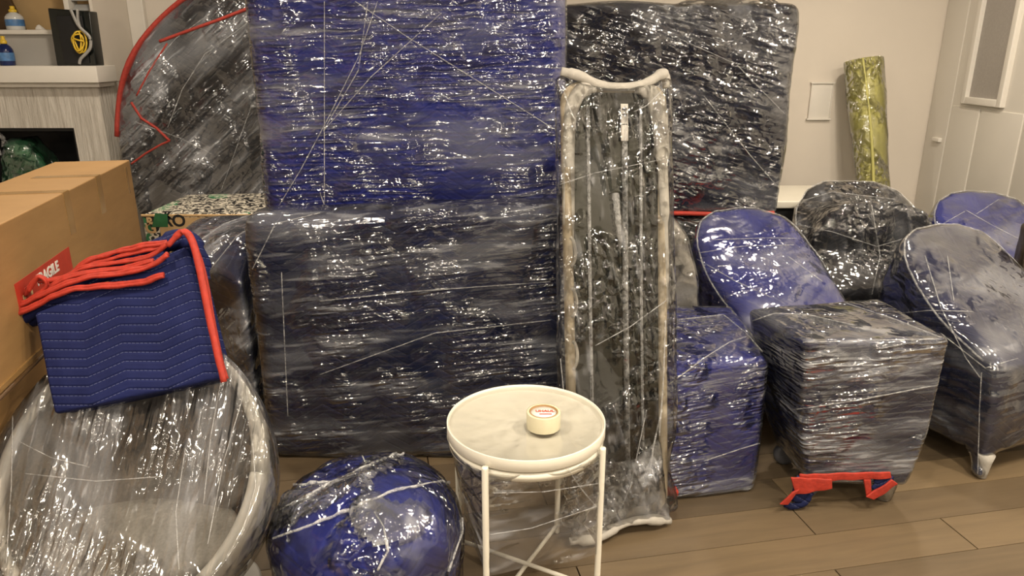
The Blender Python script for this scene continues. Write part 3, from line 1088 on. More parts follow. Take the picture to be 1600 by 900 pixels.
def tub_chair(label, loc, yaw, cover, fm, scale=1.0, extra=False, seed=1, strands=(), binding=False, legs_red=False):
    V, Fc = soft(chair_hull(extra), .014, 7)
    rz = Matrix.Rotation(math.radians(yaw), 3, 'Z')
    Rm = np.array(rz)
    V = (V * scale) @ Rm.T + np.array(loc)
    rt, b, V1 = wrapped('tub_chair', label, 'chair', V, Fc, cover, fm, .005, (7, 7, 16), seed, .009, 6, strands, group='blanket-wrapped tub chairs', loc=loc)
    for sx in (-1, 1):
        fo = Vector((np.array((.222 * sx, -.278, 0)) * scale) @ Rm.T + np.array(loc))
        mk('foot', *lathe([(.008, .0008), (.016, .004), (.019, .03), (.024, .07), (.03, .10)], 16, fo), M['foam'], rt)
    # film pulled tight round the rim of the back
    ring = [(-.262, -.22, .462), (-.292, -.05, .56), (-.298, .08, .665), (-.27, .18, .75), (-.18, .262, .822), (0, .30, .848), (.18, .262, .822), (.27, .18, .75), (.298, .08, .665), (.292, -.05, .56), (.262, -.22, .462)]
    P = catmull([Vector((np.array(p) * scale) @ Rm.T + np.array(loc)) for p in ring], 5)
    P = [b.find_nearest(p)[0] for p in P]
    mk('film_rim', *tube(P, .004, 6), M['thread'], rt)
    return rt, b


tub_chair('dark navy wrapped tub chair at the right, its seat corner and foot nearest', (1.886, 2.76, 0), 20, M['navy'], M['f_chair'], seed=11,
          strands=[[(1445, 400), (1470, 480), (1510, 560), (1532, 590)], [(1400, 490), (1450, 485), (1520, 487)], [(1534, 582), (1531, 640), (1528, 740)], [(1470, 520), (1540, 575), (1590, 560)], [(1480, 400), (1490, 470)]])
tub_chair('bright blue wrapped tub chair behind the two wrapped cubes', (1.13, 3.08, 0), 18, M['blue'], M['f_chair'], seed=12,
          strands=[[(1095, 395), (1160, 385), (1240, 383)], [(1110, 375), (1200, 372), (1245, 373)], [(1090, 405), (1150, 440), (1205, 465)], [(1230, 400), (1285, 440)]])
tub_chair('charcoal wrapped tub chair with double hump, below the yellow roll', (1.74, 3.52, 0), -4, M['char'], M['f_dchair'], 1.06, True, 13,
          strands=[[(1240, 350), (1300, 362), (1370, 385), (1415, 372)], [(1240, 318), (1300, 300), (1400, 312)], [(1360, 310), (1375, 400), (1362, 460)]])
tub_chair('bright blue wrapped tub chair at the far right by the panelled wall', (2.42, 3.50, 0), 6, M['blue'], M['f_chair'], 1.0, False, 14,
          strands=[[(1508, 328), (1550, 352), (1595, 375)], [(1508, 330), (1470, 352)], [(1560, 312), (1525, 335)]])
# brown leather chair back at the very edge
V, Fc = soft([[(2.20, 3.03, .01), (2.46, 3.03, .01), (2.46, 3.14, .01), (2.20, 3.14, .01), (2.19, 3.04, .74), (2.21, 3.05, .82), (2.27, 3.06, .85), (2.46, 3.06, .86), (2.46, 3.15, .86), (2.22, 3.15, .82)]], .015, 5)
bc = thing('leather_headrest', 'dark brown leather piece at the right edge behind the navy tub chair', 'furniture', (2.33, 3.08, 0))
V[:, 2] = np.maximum(V[:, 2], .001)
mk('cover', displace(V, Fc, lump(.006, 14, 2)), Fc, M['leather'], bc)
bc2 = bvh_of(V, Fc)
mk('piping', *tube(catmull([(2.20, 3.03, .05), (2.195, 3.032, .5), (2.20, 3.04, .76), (2.24, 3.048, .83), (2.45, 3.05, .855)], 5), .006, 6), M['leather'], bc)

# ------------------------------------------------------------------ wrapped cubes
V, Fc = hexa([(.42, 2.24, 0), (.885, 2.325, 0), (.885, 2.78, 0), (.42, 2.78, 0)],
             [(.40, 2.25, .53), (.89, 2.335, .525), (.90, 2.84, .545), (.42, 2.84, .55)], .03, .016, 4, .004)
rt, b1, _ = wrapped('wrapped_cube', 'bright blue wrapped cube beside the mirror, flat on the floor', 'wrapped furniture', V, Fc, M['blue'], M['f_cube'], .005, (5, 5, 45), 7.0, .008, 5,
                    [[(1045, 600), (1100, 560), (1140, 535), (1185, 520)], [(1060, 500), (1130, 492), (1165, 520), (1200, 560)], [(1100, 720), (1160, 700), (1195, 690)]])
for pth, rd in (([(1036, 767), (1048, 770), (1058, 771)], .016), ([(1052, 762), (1056, 771), (1055, 779)], .012), ([(1034, 762), (1046, 764)], .008)):
    P = cast(b1, pth, -.003, 5)
    if len(P) > 2:
        mk('red_binding', *tube(P, rd, 8, .5, (0, 0, 1)), M['red'], rt)

V, Fc = hexa([(1.04, 2.25, .095), (1.37, 2.23, .095), (1.36, 2.54, .095), (1.02, 2.50, .095)],
             [(.955, 2.215, .635), (1.42, 2.225, .64), (1.395, 2.645, .635), (.865, 2.525, .635)], .014, .014, 4, .004)
# keep the sides upright until the last third, then draw in
V = np.array(V)
for i, v in enumerate(V):
    if v[2] > .10:
        t = 1 - (1 - (v[2] - .12) / .515) * min(1, max(0, (v[2] - .10) / .2)) ** .7
        cx, cy = 1.175, 2.42
        k = 1 + (1 - t) * .14
        V[i][0] = cx + (v[0] - cx) * k
        V[i][1] = cy + (v[1] - cy) * (1 + (1 - t) * .06)
rt, b2, _ = wrapped('wrapped_stool', 'dark navy wrapped cube on casters with red hem hanging below', 'wrapped furniture', V, Fc, M['navy'], M['f_cube2'], .004, (5, 5, 45), 8.0, .003, 5,
                    [[(1165, 505), (1210, 490), (1262, 492), (1340, 510)], [(1240, 640), (1340, 625), (1470, 600)], [(1310, 470), (1400, 500), (1470, 528)], [(1255, 535), (1360, 532), (1470, 530)]],
                    loc=(1.18, 2.4, 0), floorz=.09)
# legs and casters
for (x, y) in ((1.06, 2.30), (1.335, 2.29), (1.06, 2.52), (1.32, 2.53)):
    if x > 1.2:
        lg = mk('leg', *lathe([(.012, .001), (.026, .004), (.034, .05), (.045, .15)], 20, (x, y, 0)), M['foam'], rt)
        mk('leg_film', *lathe([(.014, .001), (.029, .004), (.038, .05), (.05, .15)], 20, (x, y, 0)), M['f_bag'], lg)
    else:
        lg = mk('caster_fork', *rbox(x - .03, x + .03, y - .02, y + .02, .075, .135, .008, 2), M['black'], rt)
        wv = [(math.cos(2 * math.pi * k / 28), math.sin(2 * math.pi * k / 28)) for k in range(28)]
        Vw, Fw = lathe([(.010, -.018), (.030, -.018), (.042, -.012), (.045, 0), (.042, .012), (.030, .018), (.010, .018)], 28)
        Vw = [(x + p[0], y + p[2], .0455 + p[1]) for p in Vw]
        mk('wheel', Vw, Fw, M['wheel'], lg)


def ribbon(pixels, Y, width, mat, parent, name='red_binding', flat=.25, dy=None):
    P = catmull([at(u, v, Y if dy is None else Y + dy[i]) for i, (u, v) in enumerate(pixels)], 6)
    return mk(name, *tube(P, width, 10, flat, (0, 0, 1)), mat, parent)




def flap(px, Y, mat, parent, name='red_binding', th=.008):
    q = [at(u, v, Y) for u, v in px]            # top-left, top-right, bottom-right, bottom-left
    d = Vector((0, th, 0))
    V_, F_ = hexa([q[3], q[2], q[2] + d, q[3] + d], [q[0], q[1], q[1] + d, q[0] + d], .003, .012, 2)
    V_ = np.array(V_)
    for i_, v_ in enumerate(V_):
        V_[i_][1] += .006 * noise.noise(Vector((v_[0] * 30, 0, v_[2] * 12)))
        V_[i_][2] = max(.001, v_[2] + .003 * noise.noise(Vector((v_[0] * 25, 3, 0))))
    return mk(name, V_, F_, mat, parent)


flap([(1250, 742), (1392, 738), (1394, 748), (1250, 755)], 2.205, M['red'], rt)
flap([(1236, 747), (1300, 749), (1301, 764), (1244, 774)], 2.195, M['red'], rt)
flap([(1238, 770), (1250, 766), (1232, 790), (1219, 789)], 2.19, M['red'], rt)
flap([(1394, 750), (1404, 757), (1366, 782), (1353, 777)], 2.195, M['red'], rt)
flap([(1350, 750), (1362, 750), (1363, 778), (1354, 776)], 2.205, M['red'], rt)
P = catmull([at(u, v, 2.215) for u, v in ((1258, 745), (1252, 765), (1246, 784))], 6)
mk('blanket_flap', *tube(P, [.03, .034, .03, .022], 10, .3, (0, 0, 1)), M['navy'], rt)
P = catmull([at(u, v, 2.215) for u, v in ((1385, 742), (1378, 755), (1366, 766))], 6)
mk('blanket_flap', *tube(P, [.03, .03, .02], 10, .3, (0, 0, 1)), M['navy'], rt)
P = catmull([at(u, v, 2.215) for u, v in ((1226, 789), (1238, 791), (1256, 786), (1268, 770))], 6)
mk('blanket_flap', *tube(P, [.01, .014, .014, .01], 8, .6), M['navy'], rt)

# ------------------------------------------------------------------ cartons at the left
FARR, NEAR = Vector((-1.493, 2.886, 0)), Vector((-1.266, 1.78, 0))
e1 = (NEAR - FARR).normalized()
e2 = Vector((-e1.y, e1.x, 0))
if e2.x > 0:
    e2 = -e2
ctop, chgt, clen, cwid = 1.128, .37, 1.62, .265


def cb_pt(s, q, z):
    p = FARR + e1 * s + e2 * q
    return Vector((p.x, p.y, z))


def carton(name, label, s0, s1, q0, q1, z0, z1):
    o_ = cb_pt((s0 + s1) / 2, (q0 + q1) / 2, z0)
    rt_ = thing(name, label, 'box', o_)
    V_, F_ = hexa([cb_pt(s0, q1, z0), cb_pt(s0, q0, z0), cb_pt(s1, q0, z0), cb_pt(s1, q1, z0)][::-1], [cb_pt(s0, q1, z1), cb_pt(s0, q0, z1), cb_pt(s1, q0, z1), cb_pt(s1, q1, z1)][::-1], .004, .08, 2)
    if True:
        bmx = np.array(V_)
    mk('body', V_, F_, M['carton'], rt_, smooth=False)
    return rt_


rt = carton('shipping_carton', 'long brown cardboard carton with red FRAGILE sticker', 0, clen, 0, cwid, ctop - chgt, ctop)
c2 = carton('lower_carton', 'plain brown cardboard carton underneath the long one', -.0, clen - .02, .06, cwid + .04, 0.0, ctop - chgt - .012)


def strip(s0, s1, q0, q1, z0, z1, mat, parent, name):
    vs = [cb_pt(s, q, z) for z in (z0, z1) for q in (q0, q1) for s in (s0, s1)]
    f_ = [(0, 2, 3, 1), (4, 5, 7, 6), (0, 1, 5, 4), (2, 6, 7, 3), (0, 4, 6, 2), (1, 3, 7, 5)]
    return mk(name, vs, f_, mat, parent, smooth=False)


for s in (.36, .66):
    strip(s, s + .05, -.0012, .0, ctop - .13, ctop, M['packtape'], rt, 'packing_tape')
    strip(s, s + .05, 0, cwid * .75, ctop, ctop + .0012, M['packtape'], rt, 'packing_tape')
strip(.05, .075, -.0012, 0, ctop - .12, ctop - .02, M['packtape'], rt, 'packing_tape')
strip(0, clen, -.006, .004, ctop - chgt - .001, ctop - chgt + .012, M['packtape'], rt, 'bottom_flap')


def face_hit(u, v):
    d = ray(u, v)
    n = e2
    t = (FARR - CAM).dot(n) / d.dot(n)
    p = CAM + d * t
    return (p - FARR).dot(e1), p.z


la, lb, lc = face_hit(108, 392), face_hit(20, 437), face_hit(22, 492)
s0, s1, zt, zb = la[0], lb[0], (la[1] + lb[1]) / 2, lc[1]
stk = strip(s0, s1, -.0014, 0, zb, zt, M['labelred'], rt, 'fragile_sticker')
mid = cb_pt((s0 + s1) / 2, -.0022, (zt + zb) / 2)
text_mesh('FRAGILE', (zt - zb) * .60, M['paper'], rt, frame(cb_pt(s0 + (s1 - s0) * .47, -.0024, zb + (zt - zb) * .56), -e1, (0, 0, 1)), bold=.0012)
strip(s1 - .09, s1 - .03, -.0022, 0, zb + .03, zt - .06, M['kraftink'], rt, 'sticker_symbol')
strip(s1 - .075, s1 - .045, -.003, 0, zb + .045, zt - .075, M['labelred'], rt, 'sticker_symbol')
P = [cb_pt(s, -.01, ctop - chgt - .006) for s in (0, .4, .8, 1.2, 1.55)]
mk('flap_gap', *tube(P, .005, 6), M['brown'], c2)

# ------------------------------------------------------------------ egg-shaped lounge chair
LC = Vector((-.955, 1.61, .53))
wv_ = Vector((0, .66, .75)).normalized()
nv_ = Vector((0, -wv_.z, wv_.y))
xv_ = Vector((1, 0, 0))
lc = thing('lounge_chair', 'grey egg-shaped lounge chair in clear film, bottom left foreground', 'chair', (LC.x, LC.y + .2, 0))
RA, RB, RD = .33, .36, .40


def bowl(phi, s, shrink=0.0):
    # s: 0 rim .. 1 deepest
    f = math.cos(s * math.pi / 2) ** .62
    g = math.sin(s * math.pi / 2)
    a = (RA - shrink) * f
    b = (RB - shrink) * f
    return LC + xv_ * (a * math.cos(phi)) + wv_ * (b * math.sin(phi) - .05 * g) - nv_ * ((RD - shrink * .8) * g)


def bowl_mesh(shrink, ns=18, nph=72, s0=0.0):
    V_, F_ = [], []
    for i in range(ns):
        s = s0 + (1 - s0) * i / ns
        for k in range(nph):
            V_.append(tuple(bowl(2 * math.pi * k / nph, s, shrink)))
    V_.append(tuple(bowl(0, 1.0, shrink)))
    for i in range(ns - 1):
        for k in range(nph):
            k2 = (k + 1) % nph
            F_.append((i * nph + k, (i + 1) * nph + k, (i + 1) * nph + k2, i * nph + k2))
    for k in range(nph):
        F_.append(((ns - 1) * nph + k, ns * nph, (ns - 1) * nph + (k + 1) % nph))
    return V_, F_


mk('outer_shell', *bowl_mesh(0.0), M['shell'], lc)
Vi, Fi = bowl_mesh(.028)
mk('inner_lining', Vi, [f[::-1] for f in Fi], M['fabric'], lc)
P = [bowl(2 * math.pi * k / 96, 0.0, .014) + nv_ * .004 for k in range(97)]
mk('rim', *tube(P, .016, 12, 1.0, tuple(nv_)), M['shell'], lc)
# back cushion and seat cushion
hb = []
for a in range(0, 360, 20):
    ar = math.radians(a)
    hb.append(LC + xv_ * (.26 * math.cos(ar)) + wv_ * (.07 + .23 * math.sin(ar)) - nv_ * .17)
    hb.append(LC + xv_ * (.22 * math.cos(ar)) + wv_ * (.06 + .18 * math.sin(ar)) - nv_ * .30)
V, Fc = soft([hb], .014, 8)
mk('back_cushion', V, Fc, M['fabric2'], lc)
hs = []
for a in range(0, 360, 20):
    ar = math.radians(a)
    cs = LC - wv_ * .17 - nv_ * .15
    hs.append(cs + xv_ * (.26 * math.cos(ar)) + Vector((0, 1, 0)) * (.16 * math.sin(ar)) + Vector((0, 0, .05 + .02 * math.sin(ar))))
    hs.append(cs + xv_ * (.26 * math.cos(ar)) + Vector((0, 1, 0)) * (.14 * math.sin(ar)) - Vector((0, 0, .08)))
hs.append(cs + Vector((0, .06, .095)))
V, Fc = soft([hs], .014, 8)
mk('seat_cushion', V, Fc, M['fabric'], lc)
mk('pedestal', *lathe([(.20, .001), (.21, .012), (.20, .02), (.05, .035), (.04, .05), (.04, .2), (.09, .27)], 36, (LC.x, LC.y + .17, 0)), M['shell'], lc)
# film stretched over the mouth, sagging into the shell, and round the rim
V, Fc = [], []
NR, NP = 26, 96
for i in range(NR):
    fr_ = i / (NR - 1)
    for k in range(NP):
        ph = 2 * math.pi * k / NP
        p = LC + xv_ * ((RA + .012) * fr_ * math.cos(ph)) + wv_ * ((RB + .012) * fr_ * math.sin(ph)) + nv_ * (.030 - .035 * (1 - fr_ ** 3))
        p = p + nv_ * (.006 * noise.noise(Vector((p.x * 22, p.y * 5, p.z * 5))))
        V.append(tuple(p))
for s in (.02, .06, .12, .2, .3, .42):
    for k in range(NP):
        p = bowl(2 * math.pi * k / NP, s, -.014)
        V.append(tuple(p))
for i in range(NR + 5):
    for k in range(NP):
        k2 = (k + 1) % NP
        Fc.append((i * NP + k, (i + 1) * NP + k, (i + 1) * NP + k2, i * NP + k2))
mk('stretch_film', V, Fc, M['f_lounge'], lc)
bvl = bvh_of(V, Fc)
for pth in ([(352, 560), (330, 680), (318, 790)], [(380, 620), (350, 720), (325, 850)], [(40, 740), (150, 752), (250, 745)], [(30, 690), (80, 715), (140, 730)], 
            [(395, 690), (400, 760), (380, 830)], [(290, 700), (275, 800), (280, 890)], [(20, 650), (18, 760), (10, 880)]):
    P = cast(bvl, pth, .001, 10)
    if len(P) > 3:
        mk('film_strand', *tube(P, .0012, 6), M['thread'], lc)

# ------------------------------------------------------------------ folded moving blanket
pBL, pBR, pTL, pTR = at(84, 655, 1.655), at(350, 598, 1.71), at(58, 486, 1.80), at(292, 372, 1.86)
ex = (pBR - pBL).normalized()
ey = (((pTL - pBL) + (pTR - pBR)) / 2)
ey = (ey - ex * ey.dot(ex)).normalized()
en = ex.cross(ey)      # points to the viewer
if en.y > 0:
    en = -en
fb = bpy.data.objects.new('folded_blanket', None)
COL.objects.link(fb)
fb['label'] = 'folded navy quilted blanket with red binding, draped over the lounge chair'
fb['category'] = 'blanket'
mw = Matrix((ex, -en, ey)).transposed().to_4x4()   # local x = width, y = away, z = up the sheet
mw.translation = pBL
fb.matrix_world = mw
bpy.context.view_layer.update()
inv = mw.inverted()


def loc_(p):
    return inv @ Vector(p)


def mkl(name, V_, F_, mat, world=True, smooth=True, parent=None):
    if world:
        V_ = [tuple(loc_(p)) for p in V_]
    o = mk(name, V_, F_, mat, None, smooth, local=True)
    o.parent = parent or fb
    return o


Wd = (pBR - pBL).dot(ex)
lTL, lTR = loc_(pTL), loc_(pTR)
# stack of folded layers, each a rounded sheet of its own
NL = 5
for k in range(NL):
    y0, y1 = k * .022, k * .022 + .021
    inset = .004 * k
    bl = [(inset, y0, .012 + .004 * (k % 2)), (Wd - inset * .5, y0, .012 + .003 * (k % 3)), (Wd - inset * .5, y1, .012), (inset, y1, .012)]
    tp = [(lTL.x + inset + .004, y0 + .01 * 0, lTL.z - .01 + .006 * k), (lTR.x - .012, y0, lTR.z - .012 + .004 * k), (lTR.x - .012, y1, lTR.z - .012 + .004 * k), (lTL.x + inset + .004, y1, lTL.z - .01 + .006 * k)]
    V, Fc = hexa(bl, tp, .0102, .012 if k == 0 else .03, 3)
    lf = lump(.007, 7, 3 + k)
    Vn = np.array(V)
    for i, v in enumerate(Vn):
        h = lf(v) + .008 * math.sin(v[0] * 16) * max(0, (v[2] - .1)) / .25 + .0025 * noise.noise(Vector((v[0] * 40, v[2] * 10, k)))
        Vn[i][1] += h if k == 0 else lump(.007, 7, 3)(v) + .008 * math.sin(v[0] * 16) * max(0, (v[2] - .1)) / .25
    mkl('blanket_layer', Vn, Fc, M['foldq'], world=False)
# flap folded over the top at the right
P = [at(u, v, y) for u, v, y in ((222, 400, 1.90), (252, 384, 1.91), (282, 374, 1.91), (300, 380, 1.90), (311, 402, 1.885), (318, 438, 1.87))]
pth = catmull(P, 6)
mkl('top_flap', *tube(pth, [.012, .022, .028, .026, .02, .014], 12, 1.3, tuple(ey)), M['foldq'])
P = [at(u, v, y) for u, v, y in ((262, 384, 1.83), (285, 362, 1.84), (300, 376, 1.83), (312, 420, 1.80), (326, 490, 1.76), (338, 545, 1.725), (350, 597, 1.695))]
mkl('red_binding', *tube(catmull(P, 7), [.007, .009, .0095, .0095, .0095, .009, .008], 10, .8, tuple(ex)), M['red'])
P = [at(u, v, y) for u, v, y in ((300, 372, 1.86), (318, 425, 1.83), (332, 500, 1.79), (344, 560, 1.75), (353, 592, 1.72))]
mkl('red_binding', *tube(catmull(P, 7), .007, 10, .9, tuple(ex)), M['red'])
# bound edges of the layers running along the top
edges = [([(22, 494), (60, 478), (100, 457), (160, 449), (215, 444), (256, 432)], 1.775, .0085),
         ([(28, 480), (70, 460), (120, 439), (175, 430), (230, 420), (262, 398)], 1.79, .008),
         ([(46, 470), (75, 452), (110, 433), (160, 424), (205, 418), (240, 408)], 1.805, .0075),
         ([(60, 440), (90, 437), (130, 420), (175, 412), (225, 405), (268, 380)], 1.82, .0075),
         ([(75, 470), (110, 430), (140, 408), (180, 396), (225, 386), (262, 381)], 1.835, .008),
         ([(70, 476), (100, 440), (136, 416), (180, 404), (225, 393), (258, 385)], 1.832, .006),
         ([(45, 456), (60, 433), (72, 446), (52, 470), (64, 466)], 1.80, .006),
         ([(40, 462), (56, 436), (70, 436), (80, 450), (96, 446)], 1.815, .006)]
for px, Y, rd in edges:
    P = catmull([at(u, v, Y + .035 * (u / 270)) for u, v in px], 9)
    P = [p + Vector((0, 0, .004 * noise.noise(p * 25))) for p in P]
    rr = [rd * (1 + .35 * noise.noise(p * 40)) for p in P]
    rr = [x * .66 for x in rr]
    off = [ey * (rd * (.75 + .4 * noise.noise(p * 18))) - en * (rd * .3) for p in P]
    mkl('red_binding', *merge(tube(P, rr, 8, 1.25, tuple(ey)), tube([p + o_ for p, o_ in zip(P, off)], rr, 8, 1.25, tuple(ey))), M['red'])
# the navy layers seen between those edges
for px, Y, rd in (([(30, 500), (90, 468), (170, 452), (250, 440)], 1.805, .02), ([(90, 455), (150, 432), (215, 420), (262, 400)], 1.83, .022), ([(130, 425), (190, 402), (250, 384), (290, 370)], 1.855, .022), ([(60, 468), (80, 455), (110, 446)], 1.83, .016)):
    P = [at(u, v, Y + .035 * (u / 270)) for u, v in px]
    mkl('blanket_fold', *tube(catmull(P, 7), rd, 10, .9, tuple(en)), M['foldq'])
P = [at(u, v, y) for u, v, y in ((22, 505, 1.84), (50, 500, 1.84), (75, 495, 1.84))]
mkl('blanket_fold', *tube(catmull(P, 6), .03, 10, .6, tuple(en)), M['foldq'])

# ------------------------------------------------------------------ blue pouf
PX, PY, PR, PH = -.40, 1.745, .256, .43
pf = thing('pouf', 'round bright blue pouf under crinkled film, front centre', 'pouf', (PX, PY, 0))
prof = []
for i in range(8):
    prof.append((PR * (.93 + .07 * math.sin(i / 7 * math.pi / 2)), .002 + .26 * i / 7))
for i in range(1, 22):
    a = i / 22 * math.pi / 2
    prof.append((PR * math.cos(a) ** .75, .262 + (PH - .262) * math.sin(a) ** .95))
prof.append((.001, PH))
V, Fc = lathe(prof, 110, (PX, PY, 0))
V = displace(V, Fc, lump(.014, 5, 2))
V = displace(V, Fc, lump(.006, 12, 4))
V[:, 2] = np.maximum(V[:, 2], .001)
mk('moving_blanket', V, Fc, M['royal'], pf)


def crk(v):
    p = Vector(v) * 17
    return .004 + .010 * abs(noise.noise(p)) + .006 * abs(noise.noise(p * 2.2 + Vector((3, 1, 2))))


V2 = displace(V, Fc, crk)
V2[:, 2] = np.maximum(V2[:, 2], .001)
mk('stretch_film', V2, Fc, M['f_pouf'], pf)
bvp = bvh_of(V2, Fc)
# bunched-up film: ridged, milky patches of several layers
M['f_bunch'] = film('film_bunched', (16, 16, 16), (0, 0, 0), 1.5, 0.3, 0.8, 0.10, 0.0060, 17.0, csc=34.0)
bcs = [p for p in cast(bvp, [(440, 790), (500, 770), (560, 742), (610, 716)], 0, 5) + cast(bvp, [(575, 800), (605, 815), (640, 810)], 0, 3) + cast(bvp, [(480, 720), (540, 705), (580, 700)], 0, 3)]


def near(v):
    v = Vector(v)
    return max(0.0, 1 - min((v - c_).length for c_ in bcs) / (.058 + .03 * noise.noise(v * 12)))


sel = [f for f in Fc if near(V2[f[0]]) > 0]
use = sorted({i for f in sel for i in f})
rem = {i: k for k, i in enumerate(use)}
Vb = displace(V2, Fc, lambda v: -.004 + min(1, near(v) * 3) * (.006 + .014 * abs(noise.noise(Vector(v) * 30)) + .008 * abs(noise.noise(Vector(v) * 62))))
if len(sel) > 4:
    mk('film_bunch', [Vb[i] for i in use], [tuple(rem[i] for i in f) for f in sel], M['f_bunch'], pf)
for pth, rd in (([(430, 800), (470, 782), (540, 745), (590, 722), (636, 702)], [.006, .010, .012, .010, .007]), ([(428, 842), (500, 815), (560, 790), (620, 765), (690, 752), (718, 762)], [.006, .007, .008, .007, .006]),
                ([(585, 800), (600, 825), (606, 860), (590, 890)], [.004, .006, .005]), ([(720, 770), (722, 830), (700, 892)], [.005, .006, .006]), ([(440, 760), (480, 756), (530, 752)], [.005, .012, .006]),
                ([(640, 700), (628, 712), (600, 716)], [.006, .009, .006]), ([(560, 700), (572, 725), (560, 745)], [.003, .005, .003])):
    P = cast(bvp, pth, .002, 8)
    if len(P) > 3:
        mk('film_rope', *tube([p + Vector((0, 0, .006 * noise.noise(p * 30))) for p in P], [.55 * rd[min(len(rd) - 1, int(i * len(rd) / len(P)))] * (1 + .7 * noise.noise(p * 45)) for i, p in enumerate(P)], 8), M['filmrope'], pf)

# ------------------------------------------------------------------ white tray table and tape
TX, TY, TR, TZ = .040, 1.885, .226, .535
tb = thing('tray_table', 'round white metal tray table with thin legs, wrapped in film', 'table', (TX, TY, 0))
mk('tray', *lathe([(.001, TZ - .022), (TR - .006, TZ - .022), (TR - .004, TZ - .018), (TR - .003, TZ - .002), (TR - .001, TZ), (TR, TZ - .002), (TR, TZ - .034), (TR - .004, TZ - .038), (.001, TZ - .038)], 96, (TX, TY, 0)), M['white'], tb)
mk('support_ring', *lathe([(TR - .016, TZ - .044), (TR - .004, TZ - .044), (TR - .004, TZ - .066), (TR - .016, TZ - .066)], 96, (TX, TY, 0), close=True), M['white'], tb)
legs = []
for a in (-28, 62, 152, 242):
    ar = math.radians(a)
    x, y = TX + (TR + .009) * math.sin(ar), TY - (TR + .009) * math.cos(ar)
    legs.append((x, y))
    mk('leg', *lathe([(.0085, .0005), (.009, .004), (.009, TZ - .034), (.0085, TZ - .03)], 16, (x, y, 0)), M['white'], tb)
for i in (0, 1):
    (xa, ya), (xb, yb) = legs[i], legs[i + 2]
    mk('cross_bar', *tube([(xa, ya, .028 + .013 * i), (xb, yb, .028 + .013 * i)], .0065, 10), M['white'], tb)
# film skirt round the legs
V, Fc = [], []
NS, NZ = 96, 22
for j in range(NZ):
    z = .165 + (TZ - .045 - .165) * j / (NZ - 1)
    for k in range(NS):
        a = 2 * math.pi * k / NS
        # polygon through the legs, rounder toward the tray
        leg_a = ((math.degrees(a) + 28) % 90) - 45
        pol = (TR + .012) * math.cos(math.radians(45)) / math.cos(math.radians(leg_a))
        t = (z - .165) / (TZ - .165)
        r_ = pol * (1 - t ** 1.5) + (TR + .004) * t ** 1.5 + .003
        x, y = TX + r_ * math.sin(a), TY - r_ * math.cos(a)
        n_ = .006 * noise.noise(Vector((x * 9, y * 9, z * 26)))
        zz = z + (.03 * noise.noise(Vector((x * 5, y * 5, 3))) if j == 0 else 0)
        V.append((TX + (r_ + n_) * math.sin(a), TY - (r_ + n_) * math.cos(a), zz))
for k in range(NS):
    a = 2 * math.pi * k / NS
    V.append((TX + (TR - .008) * math.sin(a), TY - (TR - .008) * math.cos(a), TZ - .004))
for rr in (.15, .08, .02):
    for k in range(NS):
        a = 2 * math.pi * k / NS
        V.append((TX + rr * math.sin(a), TY - rr * math.cos(a), TZ - .012 + .003 * noise.noise(Vector((rr * 30 * math.sin(a), rr * 30 * math.cos(a), 1)))))
for i in range(NZ + 3):
    for k in range(NS):
        k2 = (k + 1) % NS
        Fc.append((i * NS + k, i * NS + k2, (i + 1) * NS + k2, (i + 1) * NS + k))
Fc.append(tuple((NZ + 3) * NS + k for k in range(NS)))
mk('stretch_film', V[:NZ * NS], Fc[:(NZ - 1) * NS], M['f_table'], tb)
mk('top_film', V, Fc[NZ * NS:], M['f_top'], tb)
bvt = bvh_of(V, Fc)
for pth in ([(766, 835), (830, 825), (935, 790)], [(880, 720), (905, 760), (938, 800)], [(770, 770), (850, 768), (935, 755)]):
    P = cast(bvt, pth, .001, 10)
    if len(P) > 3:
        mk('film_strand', *tube(P, .0012, 6), M['thread'], tb)

tc = atz(849, 667, TZ - .008)
tz0 = TZ - .008
tr = thing('tape_roll', 'roll of clear packing tape lying on the round tray table', 'tape', (tc.x, tc.y, tz0))
mk('tape_winding', *lathe([(.040, .001), (.047, .001), (.048, .003), (.048, .047), (.047, .049), (.040, .049)], 48, (tc.x, tc.y, tz0), close=True), M['tape'], tr)
mk('cardboard_core', *lathe([(.0375, .0005), (.0398, .0005), (.0398, .0495), (.0375, .0495)], 48, (tc.x, tc.y, tz0), close=True), M['carton'], tr)
dsc = mk('paper_disc', *lathe([(.001, .0425), (.037, .0425), (.037, .0445), (.001, .0445)], 40, (tc.x, tc.y, tz0)), M['paper'], tr)
text_mesh('UHAUL', .016, M['redtxt'], tr, frame((tc.x + .004, tc.y + .008, tz0 + .0456), (1, 0, 0), (0, 1, 0)), bold=.0006, ext=.0003)
mk('print_bar', *box(tc.x - .012, tc.x + .022, tc.y - .011, tc.y - .006, tz0 + .0444, tz0 + .0452), M['redtxt'], tr, smooth=False)

# ------------------------------------------------------------------ leaning mirror
mB, mT = Vector((.362, 2.125, .035)), Vector((.322, 2.40, 1.435))
mx = Vector((.955, .295, 0)).normalized()
mu = (mT - mB)
ML = mu.length
mu = mu.normalized()
mx = (mx - mu * mx.dot(mu)).normalized()
mn = mx.cross(mu)
if mn.y > 0:
    mn = -mn
MW = .355
mr = thing('floor_mirror', 'tall narrow mirror with foam corners in clear film, leaning upright', 'mirror', (mB.x, mB.y, 0))


def mp(x, s, d=0.0):
    """x across (-.5..+.5 of width), s along from the bottom in metres, d toward the viewer"""
    return mB + mx * (x * MW) + mu * s + mn * d


